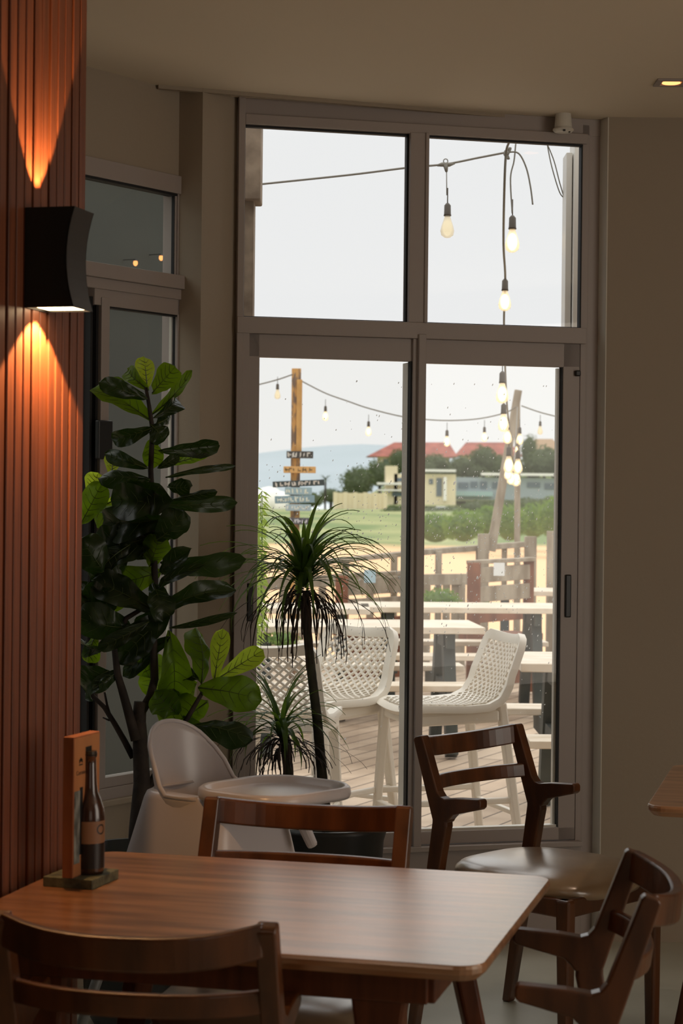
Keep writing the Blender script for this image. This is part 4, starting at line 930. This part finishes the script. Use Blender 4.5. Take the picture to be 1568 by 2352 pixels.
for i, (x, y, rx, ry, lb) in enumerate(((985, 1182, 34, 18, 'dark hedge clump just right of the mullion'), (1040, 1180, 40, 18, 'dark hedge clump below the parked cars'), (1095, 1168, 40, 20, 'dark hedge clump left of the leaning pole'),
        (1150, 1165, 40, 20, 'dark hedge clump between the two poles'), (1215, 1160, 40, 18, 'dark hedge clump right of the upright pole'), (1275, 1158, 40, 20, 'dark hedge clump at the right frame edge'), (905, 1182, 34, 22, 'dark hedge clump left of the mullion in the left pane'))):
    bushpx(x, y, rx, ry, 232+(i % 2)*12, m_leafdk, 'hedge', lb, 'bush', 'dark hedge clumps before the houses', 420, i+81)
# small palm
pp0 = at(747, 1100, 260); t = empty('palm_tree', (pp0.x, 260, 0), 0, 'thin small palm against the headland right of the signpost', 'palm')
b = MB(); b.tube([V3((0, 0, -1)), V3((0, 0, pp0.z))], .14, 6); b.build('trunk', m_bark, t)
b = MB()
for k in range(12):
    a = 2*PI*k/12; b.bar((0, 0, pp0.z), (math.cos(a)*.8, math.sin(a)*.8, pp0.z-.5+.5*(k % 3)), .25, .03, w2=.05)
b.build('frond', m_leafdk, t)
# garden shrubs close behind the railing
bushpx(1010, 1378, 48, 26, 17.2, m_leafout, 'low_shrub', 'low bright green shrub under the railing in the right pane', 'bush', None, 420, 41)
bushpx(1100, 1388, 30, 14, 17.4, m_leafout, 'low_shrub', 'small green shrub beside the brown timber post under the railing', 'bush', None, 300, 42)
bushpx(650, 1470, 40, 20, 11.5, m_leafout, 'low_shrub', 'green shrub half hidden behind the leftmost bar stool', 'bush', None, 300, 43)
# drooping willow-leaved branches at the left edge of the left pane
wb = empty('drooping_shrub', at(596, 1300, 7.3), 0, 'light green narrow-leaved branches drooping at the left edge of the door', 'shrub')
b = MB(); bs_ = MB(); rnd = random.Random(5)
for k in range(9):
    x0 = 570+rnd.uniform(-6, 34); y0 = 1110+rnd.uniform(-15, 120); n = 26
    pts = [at(x0+rnd.uniform(-2, 2)-.0*i, y0+i*12.5, 7.3+.03*k) for i in range(n)]; bs_.tube(pts, .0014, 4)
    for i in range(n):
        for sgn in (-1, 1):
            p = pts[i]; d = V3((sgn*rnd.uniform(.5, 1), rnd.uniform(-.5, .5), -rnd.uniform(.2, 1.1))).normalized(); l_ = rnd.uniform(.03, .055); v = d.cross(Y_).normalized()*.004
            b.add([p, p+d*l_*.4+v, p+d*l_, p+d*l_*.4-v], [(0, 1, 2, 3)])
for mb, nm, mt in ((b, 'foliage', leafmat('bamboo_leaf', srgb(150, 176, 84), srgb(178, 196, 110), srgb(190, 220, 90), .5, .4)), (bs_, 'stem', m_leafout)):
    o = mb.build(nm, mt, wb); o.matrix_parent_inverse = Matrix.Translation(-wb.location)

# ------------------------------------------------------------------ houses
m_red = mat('red_tiles', srgb(166, 100, 86), .8, c2=srgb(140, 84, 74), scale=.6)
m_cream = mat('cream_wall', srgb(226, 212, 180), .85); m_bluew = mat('grey_blue_wall', srgb(150, 162, 168), .8); m_win = mat('dark_window', srgb(92, 106, 116), .3); m_wht = mat('white_trim', srgb(236, 234, 228), .7)
def house(label, walls, roofs, wins, extra=(), Yd=300, wm=None, rm=None):
    x0, y0, x1, y1 = walls[0]; c = at((x0+x1)/2, y1, Yd); t = empty('house', (c.x, Yd, c.z), 0, label, 'house', 'houses on the slope beyond the beach')
    def bx(q, d0, d1, nm, mt):
        a_ = at(q[0], q[1], Yd); e_ = at(q[2], q[3], Yd); b = MB(); b.box(a_.x, e_.x, Yd+d0, Yd+d1, e_.z, a_.z); o = b.build(nm, mt, t); o.matrix_parent_inverse = Matrix.Translation(-t.location)
    for q in walls: bx(q, 0, 8, 'wall', wm or m_cream)
    for q in wins: bx(q, -.15, .05, 'window', m_win)
    for q, mt in extra: bx(q, -1.2, 0, 'balcony', mt)
    for (xa, xb, xc, xd, yt, yb) in roofs:     # hipped roof
        P = [at(xa, yb, Yd-1), at(xd, yb, Yd-1), at(xb, yt, Yd+4), at(xc, yt, Yd+4)]
        b = MB(); z0 = P[0].z; V = [(P[0].x, Yd-1, z0), (P[1].x, Yd-1, z0), (P[1].x, Yd+9, z0), (P[0].x, Yd+9, z0), (P[2].x, Yd+4, P[2].z), (P[3].x, Yd+4, P[3].z)]
        b.add(V, [(0, 1, 5, 4), (1, 2, 5), (2, 3, 4, 5), (3, 0, 4), (3, 2, 1, 0)]); o = b.build('roof', rm or m_red, t); o.matrix_parent_inverse = Matrix.Translation(-t.location)
house('house with the first wide red roof spanning the mullion', [(868, 1046, 1032, 1085)], [(842, 905, 1030, 1052, 1016, 1048)], [(880, 1055, 892, 1068), (985, 1050, 998, 1062)], Yd=335)
house('house with the second red roof behind the glowing bulbs', [(1062, 1044, 1190, 1080)], [(1048, 1070, 1170, 1200, 1016, 1046)], [(1080, 1052, 1095, 1064)], Yd=352)
house('house with a brown flat-topped roof at the far right of the right pane', [(1225, 1030, 1300, 1070)], [(1215, 1228, 1268, 1296, 1008, 1032)], [], Yd=338, rm=mat('brown_tiles', srgb(158, 132, 104), .8))
house('cream two-storey house with balconies behind the central mullion', [(886, 1070, 912, 1160), (905, 1088, 1046, 1160)], [], [(912, 1098, 928, 1106), (1002, 1098, 1014, 1140), (985, 1100, 994, 1112), (900, 1130, 925, 1140)],
      [((865, 1108, 932, 1114), m_wht), ((865, 1124, 932, 1128), m_wht), ((868, 1160, 880, 1170), m_wht), ((970, 1078, 1046, 1084), m_wht), ((1018, 1096, 1024, 1150), m_wht)], Yd=296)
house('long grey-blue flat-roofed house across the right pane', [(1046, 1096, 1320, 1150)], [], [(1052, 1108, 1075, 1122), (1080, 1106, 1096, 1120), (1102, 1106, 1118, 1122), (1210, 1108, 1240, 1120), (1250, 1110, 1275, 1124), (1130, 1108, 1150, 1122)],
      [((1104, 1086, 1320, 1094), m_wht), ((1040, 1128, 1130, 1140), mat('balcony_glass', srgb(150, 178, 178), .4))], Yd=305, wm=m_bluew)
b = MB(); a_ = at(770, 1132, 280); e_ = at(884, 1166, 280); b.box(a_.x, e_.x, 280, 280.4, e_.z-.6, a_.z); 
for k in range(6): xx = a_.x+(e_.x-a_.x)*k/5; b.box(xx-.3, xx+.3, 279.8, 280.6, e_.z-.6, a_.z+.12)
tag(b.build('garden_wall', m_cream), 'pale garden wall with pillars left of the cream house', 'wall')
def car(x, y, Yd, cm, label):
    p = at(x, y, Yd); t = empty('car', (p.x, Yd, p.z-1.2), 0, label, 'car', 'cars parked before the houses')
    b = MB(); b.prism([(-1.9, .3), (1.9, .3), (1.9, .75), (1.1, .85), (.6, 1.35), (-.9, 1.35), (-1.5, .85), (-1.9, .8)], (0, 0, 0), X, Z, Y_*.8); b.build('body', cm, t, bevel=.08)
    b = MB(); b.prism([(.95, .88), (.55, 1.28), (-.82, 1.28), (-1.3, .88)], (0, 0, 0), X, Z, Y_*.82); b.build('side_window', m_win, t)
    for sx in (-1.2, 1.2):
        for sy in (-.75, .75):
            b = MB(); b.tube([(sx, sy-.12, .32), (sx, sy+.12, .32)], .32, 12); b.build('wheel', m_black, t)
car(1018, 1166, 262, m_wht, 'white car parked left of the pole, before the long house')
car(1063, 1172, 258, mat('car_grey', srgb(120, 128, 138), .3), 'grey car parked before the long house nearer the poles')
car(905, 1178, 255, mat('car_dark', srgb(84, 84, 92), .3), 'dark car parked under the cream house in the left pane')
